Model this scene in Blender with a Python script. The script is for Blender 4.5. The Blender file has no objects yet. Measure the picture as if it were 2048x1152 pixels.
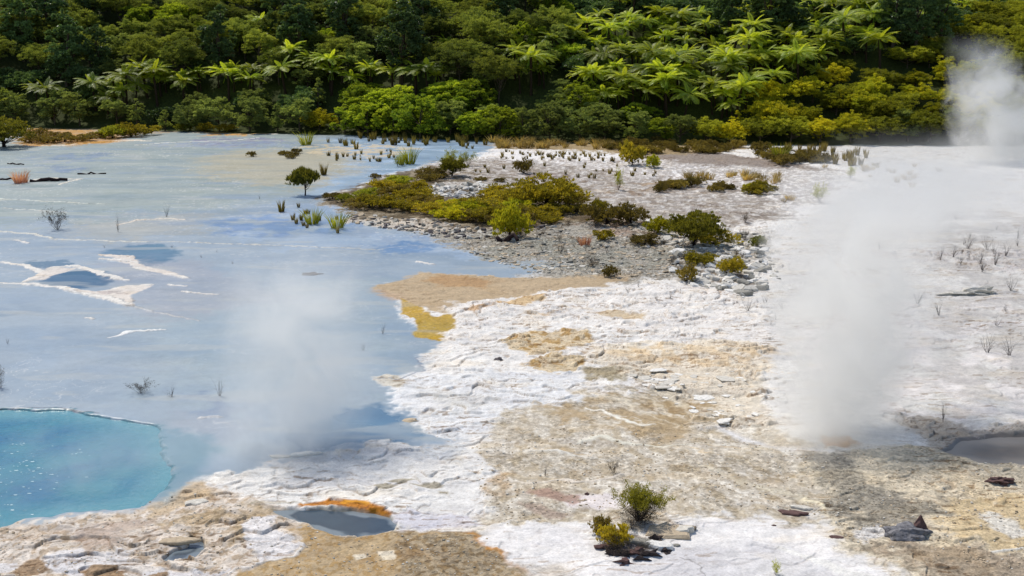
import bpy, math, random
import numpy as np
from mathutils import Vector, Matrix, Quaternion

# ------------------------------------------------------------------ camera, light
sc = bpy.context.scene
COL = sc.collection
H, F = 9.0, 2300.0                       # eye height, focal length in photo pixels
YH = 60.0                                # horizon row in the photo
PITCH = math.atan((576 - YH) / F)
cam_d = bpy.data.cameras.new("camera"); cam = bpy.data.objects.new("camera", cam_d); COL.objects.link(cam)
cam.location = (0, 0, H); cam.rotation_euler = (math.pi / 2 - PITCH, 0, 0)
cam_d.sensor_width = 36; cam_d.lens = F / 2048 * 36; cam_d.clip_end = 3000; cam_d.clip_start = 0.1
sc.camera = cam
SUN_EL, SUN_AZ = math.radians(54), math.radians(-38)     # azimuth from +Y, negative = left
w = bpy.data.worlds.new("World"); sc.world = w; w.use_nodes = True
nt = w.node_tree
sky = nt.nodes.new("ShaderNodeTexSky"); sky.sky_type = 'NISHITA'; sky.sun_disc = False
sky.sun_elevation = SUN_EL; sky.sun_rotation = SUN_AZ % (2 * math.pi)
nt.links.new(sky.outputs[0], nt.nodes["Background"].inputs[0]); nt.nodes["Background"].inputs[1].default_value = 0.125
sd = bpy.data.lights.new("sun", 'SUN'); sd.energy = 3.35; sd.angle = math.radians(0.5); sd.color = (1, 0.95, 0.87)
so = bpy.data.objects.new("sun", sd); COL.objects.link(so)
sdir = Vector((math.cos(SUN_EL) * math.sin(SUN_AZ), math.cos(SUN_EL) * math.cos(SUN_AZ), math.sin(SUN_EL)))
so.rotation_euler = sdir.to_track_quat('Z', 'Y').to_euler()
sc.view_settings.view_transform = 'Standard'; sc.view_settings.look = 'None'
sc.view_settings.exposure = 0.0; sc.view_settings.gamma = 1
cy = sc.cycles
cy.use_denoising = True; cy.max_bounces = 8; cy.diffuse_bounces = 3; cy.glossy_bounces = 2
cy.transmission_bounces = 4; cy.volume_bounces = 8; cy.transparent_max_bounces = 8
cy.volume_step_rate = 1.0; cy.caustics_reflective = False; cy.caustics_refractive = False

R = random.Random(7)
RN = np.random.default_rng(7)

# ------------------------------------------------------------------ numpy noise
def _h(ix, iy, s):
    n = (ix.astype(np.int64) * 374761393 + iy.astype(np.int64) * 668265263 + s * 974711) & 0xffffffff
    n = ((n ^ (n >> 13)) * 1274126177) & 0xffffffff
    return (n ^ (n >> 16)) & 0xffffffff
def noise(x, y, s=0):
    ix = np.floor(x); iy = np.floor(y); fx = x - ix; fy = y - iy
    u = fx * fx * fx * (fx * (fx * 6 - 15) + 10); v = fy * fy * fy * (fy * (fy * 6 - 15) + 10)
    def g(dx, dy):
        a = _h(ix + dx, iy + dy, s) * (2 * math.pi / 4294967296.0)
        return np.cos(a) * (fx - dx) + np.sin(a) * (fy - dy)
    a, b, c, d = g(0, 0), g(1, 0), g(0, 1), g(1, 1)
    return (a + u * (b - a) + v * ((c + u * (d - c)) - (a + u * (b - a)))) * 1.5
def fbm(x, y, o=4, s=0, g=0.5):
    r = 0; a = 1.0; t = 0
    for k in range(o):
        r = r + a * noise(x * 2 ** k + 17.3 * k, y * 2 ** k - 9.1 * k, s + k); t += a; a *= g
    return r / t * 1.6
def ss(a, b, x):
    t = np.clip((x - a) / (b - a), 0, 1); return t * t * (3 - 2 * t)
def lin(c):
    c = np.array(c, float) / 255.0
    return np.where(c <= 0.04045, c / 12.92, ((c + 0.055) / 1.055) ** 2.4)

# ------------------------------------------------------------------ pixel <-> place
CP, SP = math.cos(PITCH), math.sin(PITCH)
def ray(px, py):
    x = (px - 1024) / F; v = (576 - py) / F
    return Vector((x, CP + v * SP, -SP + v * CP))
def at(px, py):                          # point on the flat ground under a pixel
    d = ray(px, py); t = H / -d.z
    return (d.x * t, d.y * t)
def proj(x, y, z):
    z = z - H; dep = y * CP - z * SP
    return 1024 + F * x / dep, 576 - F * (y * SP + z * CP) / dep

# ------------------------------------------------------------------ the ground sheet
def foot(x, y):                          # where the hill begins (y of its foot) as a function of x
    r = x / y
    return np.interp(r, [-0.7, -0.43, -0.33, -0.14, -0.05, 0.1, 0.25, 0.7], [110, 109, 106, 101, 96, 93, 92, 92])
def hill(x, y):
    s = y - foot(x, y)
    sl = np.interp(x / y, [-0.5, -0.1, 0.15, 0.5], [0.40, 0.40, 0.38, 0.34])
    z = np.where(s > 0, sl * s * ss(0, 8, s), 0)
    far = np.clip((y - 150) / 200, 0, 1)
    z = np.where(y > 150, np.minimum(z, 20 + 30 * ss(0, 1, far)), z)
    return z + ss(4, 25, s) * (fbm(x * .05, y * .05, 2, 77) * 1.6)

rows = [at(1024, p)[1] for p in np.arange(1215, 268, -1.0)]
yv = np.array(list(np.linspace(6, rows[0] - 0.3, 16)) + rows + list(np.arange(rows[-1] + .6, 150, 0.7)) + list(np.geomspace(152, 900, 40)))
rv = np.linspace(-0.62, 0.62, 1500)
NR, NC = len(yv), len(rv)
Y = np.repeat(yv, NC); X = Y * np.tile(rv, NR)
N = len(X)
ch = np.zeros((N, 6))                    # r g b wet gravel relief
def to_w(pts): return np.array([at(*p) for p in pts])
def poly_sdf(P, x, y):                   # negative inside
    d = np.full(x.shape, 1e9); ins = np.zeros(x.shape, bool)
    n = len(P)
    for i in range(n):
        a = P[i]; b = P[(i + 1) % n]; e = b - a
        wx = x - a[0]; wy = y - a[1]
        t = np.clip((wx * e[0] + wy * e[1]) / (e @ e + 1e-12), 0, 1)
        d = np.minimum(d, (wx - t * e[0]) ** 2 + (wy - t * e[1]) ** 2)
        c = ((a[1] > y) != (b[1] > y)) & (x < (b[0] - a[0]) * (y - a[1]) / (b[1] - a[1] + 1e-12) + a[0])
        ins ^= c
    d = np.sqrt(d); return np.where(ins, -d, d)
def line_sdf(P, wd, x, y):
    d = np.full(x.shape, 1e9)
    for i in range(len(P) - 1):
        a = P[i]; b = P[i + 1]; e = b - a
        wx = x - a[0]; wy = y - a[1]
        t = np.clip((wx * e[0] + wy * e[1]) / (e @ e + 1e-12), 0, 1)
        ww = wd[i] + (wd[i + 1] - wd[i]) * t
        d = np.minimum(d, np.sqrt((wx - t * e[0]) ** 2 + (wy - t * e[1]) ** 2) - ww)
    return d
W1 = fbm(X * .45, Y * .45, 4, 11); W2 = fbm(X * .45, Y * .45, 4, 23)
W3 = fbm(X * 2.2, Y * 2.2, 3, 31); W4 = fbm(X * 2.2, Y * 2.2, 3, 37)
SPK = fbm(X * 5, Y * 5, 3, 41)
def mask(P, soft, warp, kind='poly', wd=None):
    m = soft + warp * 2 + (max(wd) if wd else 0) + .3
    lo = P.min(0) - m; hi = P.max(0) + m
    idx = np.nonzero((X > lo[0]) & (X < hi[0]) & (Y > lo[1]) & (Y < hi[1]))[0]
    x = X[idx] + warp * (W1[idx] + .6 * W3[idx] + .25 * SPK[idx]); y = Y[idx] + warp * 1.6 * (W2[idx] + .6 * W4[idx] + .25 * SPK[idx])
    s = poly_sdf(P, x, y) if kind == 'poly' else line_sdf(P, wd, x, y)
    return idx, s, 1 - ss(-soft, soft, s)
def paint(pts, rgb, soft=.3, warp=.4, a=1.0, wet=None, gravel=None, relief=None, patch=0, ps=0, pf=1.0):
    idx, s, m = mask(to_w(pts), soft, warp)
    m = m * a
    if patch: m = m * ss(-patch, patch, fbm(X[idx] * .9 * pf, Y[idx] * .65 * pf, 4, 50 + ps) + .12)
    _put(idx, m, rgb, wet, gravel, relief); return idx, s
def stroke(pts, wpx, rgb, soft=.04, warp=.1, a=1.0, wet=None, gravel=.05, relief=None, up=0.0):
    P = to_w(pts); wpx = wpx if isinstance(wpx, (list, tuple)) else [wpx] * len(pts)
    wd = [w_ * math.hypot(*p) / F for w_, p in zip(wpx, P)]
    idx, s, m = mask(P, soft, warp, 'line', wd)
    _put(idx, m * a, rgb, wet, gravel, relief)
    if up: LIFT[idx] = np.maximum(LIFT[idx], up * (1 - ss(-soft * 1.5, soft, s)))
def _put(idx, m, rgb, wet, gravel, relief):
    c = lin(rgb) / DIV
    for k in range(3): ch[idx, k] += (c[k] - ch[idx, k]) * m
    for k, v in ((3, wet), (4, gravel), (5, relief)):
        if v is not None: ch[idx, k] += (v - ch[idx, k]) * m
LIFT = np.zeros(N); SINK = np.zeros(N)

WHITE = (228, 225, 224); CREAM = (222, 214, 202); TAN = (190, 176, 154); BROWN = (158, 134, 104)
DIV = np.array([.97, .985, 1.05])
ch[:, :3] = lin(WHITE) / DIV; ch[:, 5] = .35; ch[:, 4] = .15
# ---- right and far white flats
paint([(1480, 280), (2300, 280), (2300, 900), (1840, 860), (1560, 900), (1520, 600), (1600, 450), (1750, 350)], (206, 204, 203), soft=.6, relief=.22, gravel=.05)
paint([(1650, 620), (2300, 560), (2300, 640), (1700, 700)], (202, 196, 198), a=.5, patch=.3, relief=.4)
paint([(1500, 640), (2300, 740), (2300, 860), (1800, 850)], (214, 208, 210), a=.6, patch=.3, ps=2)
paint([(1700, 500), (2300, 500), (2300, 560), (1900, 540)], (190, 184, 186), a=.7, patch=.3, ps=4, relief=.9)
# ---- grey blue flat
FLAT = [(-500, 262), (300, 262), (700, 262), (985, 284), (978, 300), (860, 325), (745, 352), (700, 380), (650, 385), (650, 410), (700, 442), (850, 462), (905, 482),
        (1000, 520), (1130, 528), (1020, 556), (870, 545), (740, 578), (800, 598), (812, 640), (900, 685), (830, 712), (852, 742), (752, 756), (795, 800), (835, 850),
        (905, 882), (700, 900), (600, 912), (400, 945), (380, 970), (300, 1010), (-500, 1200)]
paint(FLAT, (184, 190, 200), soft=.8, warp=.5, a=.9, wet=.3, gravel=0, relief=.05)
paint(FLAT, (141, 156, 172), soft=.16, warp=.34, wet=.75, gravel=0, relief=.0)
paint([(-500, 262), (620, 262), (720, 330), (640, 380), (420, 420), (150, 440), (-500, 470)], (138, 151, 153), soft=2.2, warp=1.6, wet=.6)
paint([(300, 560), (760, 560), (820, 700), (760, 800), (300, 800)], (148, 163, 174), soft=1.2, warp=.8, a=.8)
paint([(640, 276), (985, 284), (960, 310), (860, 330), (745, 358), (650, 388), (600, 400), (680, 340), (700, 300)], (150, 174, 200), soft=.8, warp=.8, wet=.9)
paint([(400, 315), (500, 300), (650, 300), (730, 330), (640, 372), (500, 372), (400, 345)], (164, 158, 138), soft=1.6, warp=1.6, wet=.4, a=.85)
paint([(140, 440), (420, 430), (380, 465), (160, 485)], (162, 158, 144), soft=1.0, warp=1.2, a=.5)
paint([(380, 278), (545, 276), (600, 284), (470, 294), (380, 290)], (118, 120, 148), soft=.8, warp=1.6, a=.9, patch=.25)
paint([(300, 285), (560, 282), (640, 290), (560, 296), (300, 296)], (128, 145, 175), soft=.8, warp=1.6, a=.6, patch=.25, ps=9)
paint([(60, 310), (200, 305), (230, 318), (120, 330), (50, 322)], (112, 132, 158), soft=.8, warp=1.5, a=.85, patch=.2)
paint([(90, 332), (170, 335), (150, 345), (90, 343)], (104, 126, 158), soft=.5, warp=.8, a=.8, patch=.2)
paint([(420, 440), (560, 425), (700, 430), (720, 465), (560, 478), (440, 470)], (106, 136, 178), soft=.7, warp=.9, a=.9, patch=.25, ps=3, wet=.9)
paint([(560, 400), (720, 415), (700, 445), (600, 440)], (150, 170, 196), soft=.8, warp=.8, a=.9, wet=.9)
paint([(470, 470), (900, 470), (980, 520), (850, 500), (560, 498)], (150, 168, 190), soft=.6, warp=.8, a=.8)
paint([(725, 492), (790, 484), (870, 488), (850, 502), (790, 508), (735, 504)], (96, 132, 174), soft=.35, warp=.7, a=.95)
paint([(690, 455), (880, 465), (900, 490), (760, 480)], (128, 145, 170), soft=.35, warp=.8, a=.5, patch=.15, ps=21)
paint([(190, 506), (250, 490), (330, 490), (362, 505), (350, 520), (290, 535), (255, 512), (215, 510)], (62, 106, 138), soft=.22, warp=.3)
paint([(60, 520), (130, 522), (150, 530), (90, 536), (40, 528)], (74, 108, 136), soft=.1, warp=.3)
paint([(70, 560), (110, 545), (170, 540), (245, 550), (215, 568), (160, 578), (100, 572)], (24, 86, 126), soft=.22, warp=.25)
paint([(200, 525), (380, 520), (620, 600), (300, 640)], (146, 150, 164), soft=.6, warp=.5, a=.6)
paint([(360, 800), (480, 805), (460, 825), (370, 822)], (112, 130, 160), soft=.3, warp=.4, a=.6, patch=.2, ps=6)
paint([(340, 830), (470, 818), (520, 870), (430, 905), (390, 880)], (146, 152, 166), soft=.5, a=.6)
# white scum and sinter streaks on the flat
WS = (224, 220, 216)
for p, w_, c in [
    ([(5, 524), (50, 530), (90, 545), (70, 560), (50, 565)], [3, 4, 6, 5, 4], WS),
    ([(100, 534), (150, 532), (205, 548), (255, 560)], [3, 5, 5, 3], WS),
    ([(0, 566), (60, 570), (120, 574), (180, 590), (262, 610)], [2, 4, 6, 7, 4], WS),
    ([(160, 583), (220, 590), (265, 603)], [5, 9, 5], (204, 196, 190)),
    ([(190, 588), (240, 575), (310, 570)], [5, 9, 2], WS), ([(205, 510), (240, 512), (268, 515)], [4, 6, 3], (222, 204, 184)),
    ([(205, 518), (260, 522), (275, 535), (330, 545), (378, 556)], [3, 5, 6, 6, 3], WS),
    ([(212, 677), (260, 664), (330, 657)], [1, 5, 2], (232, 232, 232)),
    ([(335, 571), (372, 572)], [2, 2], WS), ([(365, 583), (433, 590)], [2, 2], WS),
    ([(0, 462), (60, 468), (110, 480), (250, 482), (420, 486), (600, 492), (760, 500)], [2, 3, 2, 2, 1.5, 1.5, 1], (205, 204, 198)),
    ([(235, 452), (270, 440), (330, 438), (372, 440)], [2, 3, 2, 2], (214, 206, 196)),
    ([(0, 398), (120, 404), (210, 408)], [2, 2, 1], (200, 205, 200)), ([(10, 416), (90, 422), (130, 424)], [2, 2, 1], (205, 208, 204)),
    ([(40, 365), (100, 356), (160, 358), (120, 368)], [2, 4, 3, 2], (214, 210, 200)),
    ([(250, 610), (330, 628), (400, 640)], [1.5, 2, 1], (190, 192, 196)), ([(60, 486), (30, 480)], [2, 2], WS),
    ([(50, 290), (110, 292), (180, 286), (260, 280), (300, 282)], [2, 5, 6, 6, 3], (222, 212, 198)),
    ([(270, 290), (360, 284), (440, 282), (520, 276)], [2, 3, 3, 2], (205, 206, 202)),
    ([(510, 268), (560, 267), (610, 266), (680, 262)], [3, 5, 5, 3], (236, 232, 226)),
    ([(170, 635), (190, 637)], [2, 2], WS), ([(840, 525), (870, 530)], [3, 2], (225, 220, 215)), ([(405, 833), (440, 832)], [3, 3], (205, 205, 208)),
]:
    w2 = [1.7 * v for v in w_] if isinstance(w_, list) else w_
    stroke(p, [v + 1.6 for v in w2], (104, 104, 112), warp=.12, a=.5, soft=.05); stroke(p, w2, c, up=.015, warp=.12, wet=.05, relief=.2, soft=.03)
for q in ([(150, 582), (205, 584), (250, 570), (312, 572), (262, 590), (270, 608), (215, 594)], [(92, 534), (150, 536), (112, 548), (84, 562), (58, 563)], [(205, 510), (268, 511), (276, 524), (240, 518)], [(230, 520), (285, 530), (380, 554), (320, 548)]):
    paint(q, (216, 208, 202), soft=.05, warp=.12, a=.95, wet=.1)
paint([(170, 586), (240, 580), (262, 590), (220, 592)], (176, 164, 162), soft=.06, warp=.15, a=.7, patch=.1, ps=130, pf=4)
# ---- ochre bank at the far left, sand behind
paint([(40, 258), (120, 250), (205, 262), (290, 266), (230, 284), (150, 290), (40, 292)], (190, 140, 60), soft=.8, warp=1.2, gravel=.5)
paint([(40, 248), (180, 246), (300, 262), (700, 258), (300, 266), (60, 258)], (178, 156, 128), soft=.6, warp=1.2, gravel=.4)
paint([(400, 262), (520, 255), (580, 262), (500, 270), (420, 270)], (196, 150, 78), soft=.6, warp=1.0)
# ---- far island and sand bars
paint([(600, 292), (780, 288), (840, 300), (760, 320), (640, 308)], (196, 180, 150), soft=.5, warp=1.2, a=.8, patch=.15, ps=5, wet=0)
paint([(860, 345), (960, 318), (1180, 332), (1320, 352), (1540, 392), (1570, 440), (1420, 452), (1240, 428), (1160, 400), (1000, 400), (860, 400)], (178, 169, 160), soft=.6, warp=1.2, gravel=.6, relief=.3)
paint([(900, 355), (1120, 345), (1200, 362), (1080, 372), (900, 372)], (150, 134, 128), soft=.6, warp=1.0, a=.8)
paint([(1280, 306), (1440, 306), (1560, 322), (1690, 345), (1520, 334), (1380, 332), (1260, 320)], (152, 140, 132), soft=.5, warp=1.2, gravel=.5)
paint([(980, 284), (1500, 288), (1480, 304), (1280, 310), (1100, 298), (985, 298)], (170, 150, 116), soft=.5, warp=1.0, gravel=.6)
paint([(1180, 375), (1330, 362), (1500, 370), (1420, 385), (1230, 392)], (180, 150, 116), soft=.5, warp=1.0, a=.6, patch=.2)
paint([(1000, 300), (1280, 315), (1480, 345), (1580, 372), (1400, 360), (1150, 335), (980, 318)], (232, 229, 230), soft=.5, warp=1.2, a=.8, gravel=.1)
paint([(1230, 345), (1500, 350), (1600, 380), (1540, 400), (1350, 372)], (230, 226, 226), soft=.5, warp=1.2, a=.8, patch=.2, ps=31)
paint([(640, 400), (860, 330), (1010, 350), (1170, 380), (1190, 440), (1050, 475), (900, 462), (700, 432)], (150, 138, 118), soft=.4, warp=.8, gravel=.8, wet=0)
paint([(840, 378), (950, 366), (1030, 385), (920, 398), (850, 392)], (214, 208, 198), soft=.3, warp=.5, gravel=.9, relief=.9)
paint([(690, 436), (860, 440), (1010, 472), (930, 482), (820, 462), (690, 444)], (206, 196, 184), soft=.2, warp=.5, relief=.9, gravel=.6)
paint([(840, 470), (960, 462), (1220, 440), (1380, 452), (1540, 480), (1500, 520), (1380, 552), (1200, 560), (1040, 552), (1130, 528), (1000, 520)], (172, 167, 158), soft=.35, warp=.7, gravel=1, relief=.6, wet=.05)
paint([(1180, 455), (1540, 460), (1560, 540), (1400, 560), (1340, 500)], (214, 208, 200), soft=.5, warp=.8, a=.8, patch=.2, ps=12, gravel=.8, relief=.7)
paint([(1000, 485), (1200, 470), (1330, 505), (1300, 540), (1100, 540), (960, 515)], (150, 150, 140), soft=.4, warp=.8, a=.6, patch=.2, ps=14, gravel=1)
paint([(1120, 440), (1260, 430), (1330, 470), (1240, 476)], (158, 120, 96), soft=.4, warp=.6, a=.5, patch=.2, ps=15)
MZ = [(860, 320), (1180, 318), (1500, 330), (1700, 350), (1570, 445), (1400, 452), (1200, 410), (870, 400)]
paint(MZ, (224, 220, 218), soft=.6, warp=1.2, a=.7, patch=.12, ps=110, pf=1.2)
paint(MZ, (120, 106, 98), soft=.6, warp=1.2, a=.5, patch=.06, ps=111, pf=3)
ISL = [(640, 396), (760, 350), (860, 335), (920, 350), (860, 375), (1000, 380), (1160, 380), (1200, 440), (1040, 476), (900, 455), (700, 425)]
paint(ISL, (96, 82, 62), soft=.3, warp=.8, a=.85, patch=.2, ps=112, pf=1.5)
for q in ([(1170, 430), (1290, 425), (1300, 455), (1180, 452)], [(1340, 480), (1450, 480), (1450, 500), (1350, 500)], [(1350, 525), (1500, 530), (1490, 568), (1360, 566)], [(1250, 465), (1340, 460), (1330, 494), (1260, 496)]):
    paint(q, (100, 84, 66), soft=.2, warp=.5, a=.8, patch=.2, ps=113, pf=2)
# ---- tan and yellow shore of the flat
paint([(738, 576), (800, 560), (850, 543), (1000, 555), (1260, 552), (1190, 572), (1080, 588), (1010, 606), (930, 624), (870, 622), (815, 604)], (184, 162, 132), soft=.18, warp=.3, wet=.3, gravel=.3, relief=.3)
paint([(840, 560), (890, 548), (980, 565), (970, 578), (890, 575)], (176, 140, 98), soft=.2, warp=.3, a=.9)
paint([(735, 580), (800, 585), (830, 605), (780, 600)], (180, 154, 130), soft=.3, warp=.3, a=.7)
paint([(806, 598), (838, 612), (868, 632), (912, 628), (908, 668), (886, 684), (826, 670), (838, 652), (834, 640), (806, 630)], (186, 150, 42), soft=.06, warp=.12, wet=.5, gravel=.4)
paint([(900, 605), (1100, 582), (1420, 565), (1530, 620), (1530, 700), (1330, 680), (1100, 640), (960, 660), (900, 690), (850, 715), (920, 640)], (228, 224, 222), soft=.2, warp=.4, wet=0, relief=.5, gravel=.1)
paint([(1000, 605), (1060, 592), (1105, 590), (1090, 600), (1040, 612)], (206, 172, 118), soft=.1, warp=.3, a=.8)
paint([(960, 612), (1000, 612), (960, 625), (930, 622)], (196, 160, 118), soft=.1, warp=.3, a=.8, relief=.8)
paint([(1170, 620), (1210, 618), (1290, 630), (1285, 642), (1240, 640)], (204, 184, 154), soft=.1, warp=.25, a=.9)
for q in ([(1000, 686), (1060, 662), (1180, 666), (1188, 682), (1120, 704), (1060, 706)], [(1056, 724), (1100, 706), (1170, 714), (1168, 738), (1110, 750), (1075, 742)]):
    paint(q, (206, 186, 152), soft=.08, warp=.2, a=.95, gravel=.5, relief=.7)
    paint(q, (182, 146, 90), soft=.1, warp=.3, a=.8, patch=.06, ps=40, pf=2.5); paint(q, (222, 206, 180), soft=.1, warp=.3, a=.8, patch=.05, ps=41, pf=3)
paint([(1180, 690), (1500, 680), (1560, 740), (1400, 760), (1180, 740)], (226, 214, 196), soft=.2, warp=.4, a=.8, relief=.75, gravel=.2)
paint([(1180, 700), (1540, 690), (1540, 730), (1200, 720)], (214, 188, 150), soft=.2, warp=.4, a=.6, patch=.12, ps=43, pf=2)
paint([(1160, 745), (1230, 738), (1330, 742), (1250, 760), (1170, 762)], (160, 148, 122), soft=.12, warp=.3, a=.9, gravel=.6)
paint([(1230, 740), (1520, 720), (1540, 860), (1430, 850), (1360, 800)], (220, 210, 196), soft=.2, warp=.3, relief=1, gravel=.2)
paint([(760, 760), (900, 740), (1180, 760), (1150, 800), (1040, 810), (980, 860), (900, 872), (830, 845), (790, 800)], (220, 221, 226), soft=.2, warp=.4, a=.8, relief=.4, gravel=.05)
paint([(800, 770), (1000, 790), (960, 830), (840, 820)], (202, 200, 198), soft=.2, warp=.4, a=.7, patch=.2, ps=44)
paint([(745, 752), (790, 750), (815, 762), (800, 778), (755, 770)], (206, 200, 190), soft=.05, warp=.1, relief=.5)
stroke([(830, 715), (850, 740), (800, 760), (752, 757)], 3, (120, 130, 150), warp=.15, a=.7)
# ---- tan gravel fan in the middle
paint([(925, 940), (985, 870), (1050, 805), (1180, 775), (1340, 770), (1400, 840), (1500, 880), (1640, 900), (1700, 960), (1660, 1040), (1400, 1030), (1280, 1000), (1180, 1050), (1060, 1062), (960, 1050), (930, 985)], (197, 187, 172), soft=.3, warp=.8, gravel=.7, relief=.14, wet=0)
FAN = [(940, 930), (1050, 805), (1400, 800), (1700, 930), (1640, 1030), (1100, 1050), (960, 1040)]
paint(FAN, (226, 220, 211), soft=.3, a=.85, patch=.14, ps=100, pf=1.3, gravel=.2)
paint([(1880, 420), (2300, 420), (2300, 820), (1850, 800)], (182, 178, 176), soft=.5, a=.7, patch=.18, ps=140, pf=.8)
paint(FAN, (184, 168, 142), soft=.3, a=.7, patch=.12, ps=101, pf=1.8)
paint(FAN, (224, 218, 210), soft=.3, a=.5, patch=.12, ps=102, pf=3)
paint(FAN, (150, 136, 118), soft=.3, a=.4, patch=.10, ps=103, pf=9)
paint([(1050, 800), (1180, 790), (1400, 800), (1440, 850), (1330, 880), (1180, 850)], (170, 148, 116), soft=.3, warp=.6, a=.85, patch=.3, ps=60)
for k in range(5):
    stroke([(1180 + 22 * k, 780 - 3 * k), (1240 + 22 * k, 800 - 3 * k), (1300 + 20 * k, 835 - 3 * k), (1370 + 18 * k, 852 - 2 * k)], [3, 5, 6, 2], (140, 118, 84) if k % 2 else (218, 208, 190), a=.6, warp=.25)
RS = random.Random(21)
for i_ in range(34):
    x0, y0 = RS.uniform(980, 1480), RS.uniform(800, 1010); L_ = RS.uniform(60, 190); dy = RS.uniform(-.05, .32)
    stroke([(x0, y0), (x0 + L_ * .35, y0 + L_ * dy * .3), (x0 + L_ * .7, y0 + L_ * dy * .8), (x0 + L_, y0 + L_ * dy)], [.6, RS.uniform(1.5, 4), RS.uniform(1.5, 4), .6], RS.choice([(228, 222, 212), (228, 222, 212), (168, 148, 120), (206, 184, 152), (150, 138, 122)]), a=.7, warp=.22, soft=.03)
for i_ in range(26):
    x0, y0 = RS.uniform(960, 1480), RS.uniform(600, 760); L_ = RS.uniform(50, 170)
    stroke([(x0, y0), (x0 + L_ * .5, y0 + RS.uniform(-5, 5)), (x0 + L_, y0 + RS.uniform(-6, 10))], [.5, RS.uniform(1, 3), .5], RS.choice([(206, 176, 134), (196, 184, 170), (170, 160, 150), (220, 204, 180)]), a=.7, warp=.2, soft=.04)
stroke([(1170, 817), (1205, 822), (1240, 840), (1270, 850), (1312, 852)], [2, 4, 5, 5, 2], (232, 228, 220), up=.02)
stroke([(1150, 885), (1200, 876), (1240, 884), (1330, 892), (1400, 885), (1480, 892), (1540, 900)], [4, 8, 7, 3, 2, 2, 3], (220, 216, 204), up=.02)
stroke([(1060, 905), (1110, 903), (1160, 912), (1215, 920)], [2, 5, 3, 2], (226, 222, 216), up=.03)
stroke([(990, 955), (1060, 970), (1120, 962), (1190, 962), (1260, 950)], [2, 3, 4, 4, 2], (222, 212, 202), up=.03)
stroke([(1380, 925), (1480, 960), (1590, 990), (1640, 1010)], [3, 8, 10, 4], (210, 202, 184), a=.6, warp=.2)
paint([(1140, 985), (1230, 985), (1280, 1000), (1200, 1012), (1130, 1005)], (228, 220, 222), soft=.1, warp=.2, a=.9, gravel=.1)
paint([(1060, 985), (1110, 983), (1170, 990), (1160, 1005), (1120, 1002), (1080, 998)], (172, 146, 136), soft=.08, warp=.15, a=.9)
paint([(1040, 1005), (1090, 1010), (1140, 1030), (1100, 1036), (1060, 1022)], (170, 152, 140), soft=.08, warp=.15, a=.9)
paint([(905, 935), (1000, 945), (1050, 985), (990, 1005), (930, 970)], (192, 160, 120), soft=.15, warp=.4, a=.6, patch=.2, ps=61, gravel=1)
# ---- white ground between the pools
paint([(400, 945), (620, 912), (800, 885), (940, 890), (985, 940), (960, 1050), (800, 1060), (800, 1030), (640, 1000), (480, 1005)], (224, 222, 222), soft=.15, warp=.3, gravel=.1, relief=.35, wet=0)
paint([(640, 895), (900, 875), (960, 900), (930, 935), (800, 905), (700, 915)], (184, 188, 196), soft=.2, warp=.4, a=.8, patch=.2, ps=65)
paint([(560, 905), (700, 900), (660, 930), (600, 925)], (178, 182, 190), soft=.15, warp=.3, a=.7)
for q in ([(770, 962), (800, 955), (835, 958), (800, 968)], [(820, 972), (850, 967), (890, 972), (860, 980)], [(872, 983), (890, 981), (892, 988), (875, 989)], [(745, 975), (770, 968), (800, 975), (765, 982)]):
    paint(q, (182, 174, 158), soft=.03, warp=.08, gravel=.5)
for q in ([(742, 970), (780, 950), (860, 955), (905, 975)], [(760, 990), (830, 1000), (900, 990)], [(630, 950), (680, 970), (690, 990)]):
    stroke(q, 2, (196, 190, 182), a=.6, warp=.2)
paint([(790, 1030), (930, 1025), (960, 1050), (800, 1062)], (208, 206, 216), soft=.1, warp=.2, a=.9)
# ---- brown corner below the small pool
BRN = [(560, 1042), (612, 1045), (700, 1072), (790, 1064), (950, 1062), (985, 1100), (1040, 1135), (1085, 1175), (1120, 1230), (430, 1230), (440, 1145), (530, 1128), (600, 1110), (590, 1080)]
paint(BRN, (166, 136, 92), soft=.06, warp=.12, gravel=.35, relief=.15, wet=.2)
paint([(780, 1070), (950, 1068), (1020, 1130), (1060, 1200), (900, 1230), (780, 1200), (820, 1110)], (130, 108, 78), soft=.2, warp=.3, gravel=.9, a=.9)
paint(BRN, (206, 190, 160), soft=.1, a=.12, patch=.12, ps=120, pf=2.5)
paint(BRN, (214, 206, 190), soft=.1, a=.22, patch=.04, ps=121, pf=8)
paint([(640, 1090), (800, 1080), (880, 1120), (700, 1152)], (146, 112, 66), soft=.2, warp=.4, a=.6, patch=.2, ps=70)
paint([(650, 1085), (760, 1075), (790, 1100), (760, 1125), (660, 1110)], (190, 168, 134), soft=.1, warp=.3, a=.7, patch=.15, ps=71, gravel=.6)
for q in ([(705, 1112), (730, 1108), (738, 1118), (712, 1122)], [(755, 1105), (790, 1100), (795, 1118), (765, 1122)]):
    paint(q, (224, 212, 192), soft=.03, warp=.08)
stroke([(935, 1062), (962, 1080), (975, 1095), (1010, 1118), (1040, 1138), (1075, 1160)], [3, 5, 5, 5, 6, 5], (190, 128, 44), soft=.08, warp=.15, a=.9)
stroke([(980, 1100), (1025, 1107)], [5, 1], (196, 132, 40), soft=.05)
paint([(955, 1062), (1100, 1052), (1180, 1068), (1240, 1105), (1330, 1085), (1410, 1035), (1520, 1032), (1650, 1050), (1720, 1100), (1800, 1130), (1960, 1230), (1110, 1230), (1060, 1150), (1010, 1118), (985, 1095)], (227, 224, 225), soft=.16, warp=.34, gravel=.05, relief=.2, wet=0)
paint([(1330, 1110), (1600, 1095), (1700, 1152), (1500, 1230), (1300, 1230)], (206, 204, 208), soft=.3, warp=.3, a=.7)
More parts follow.
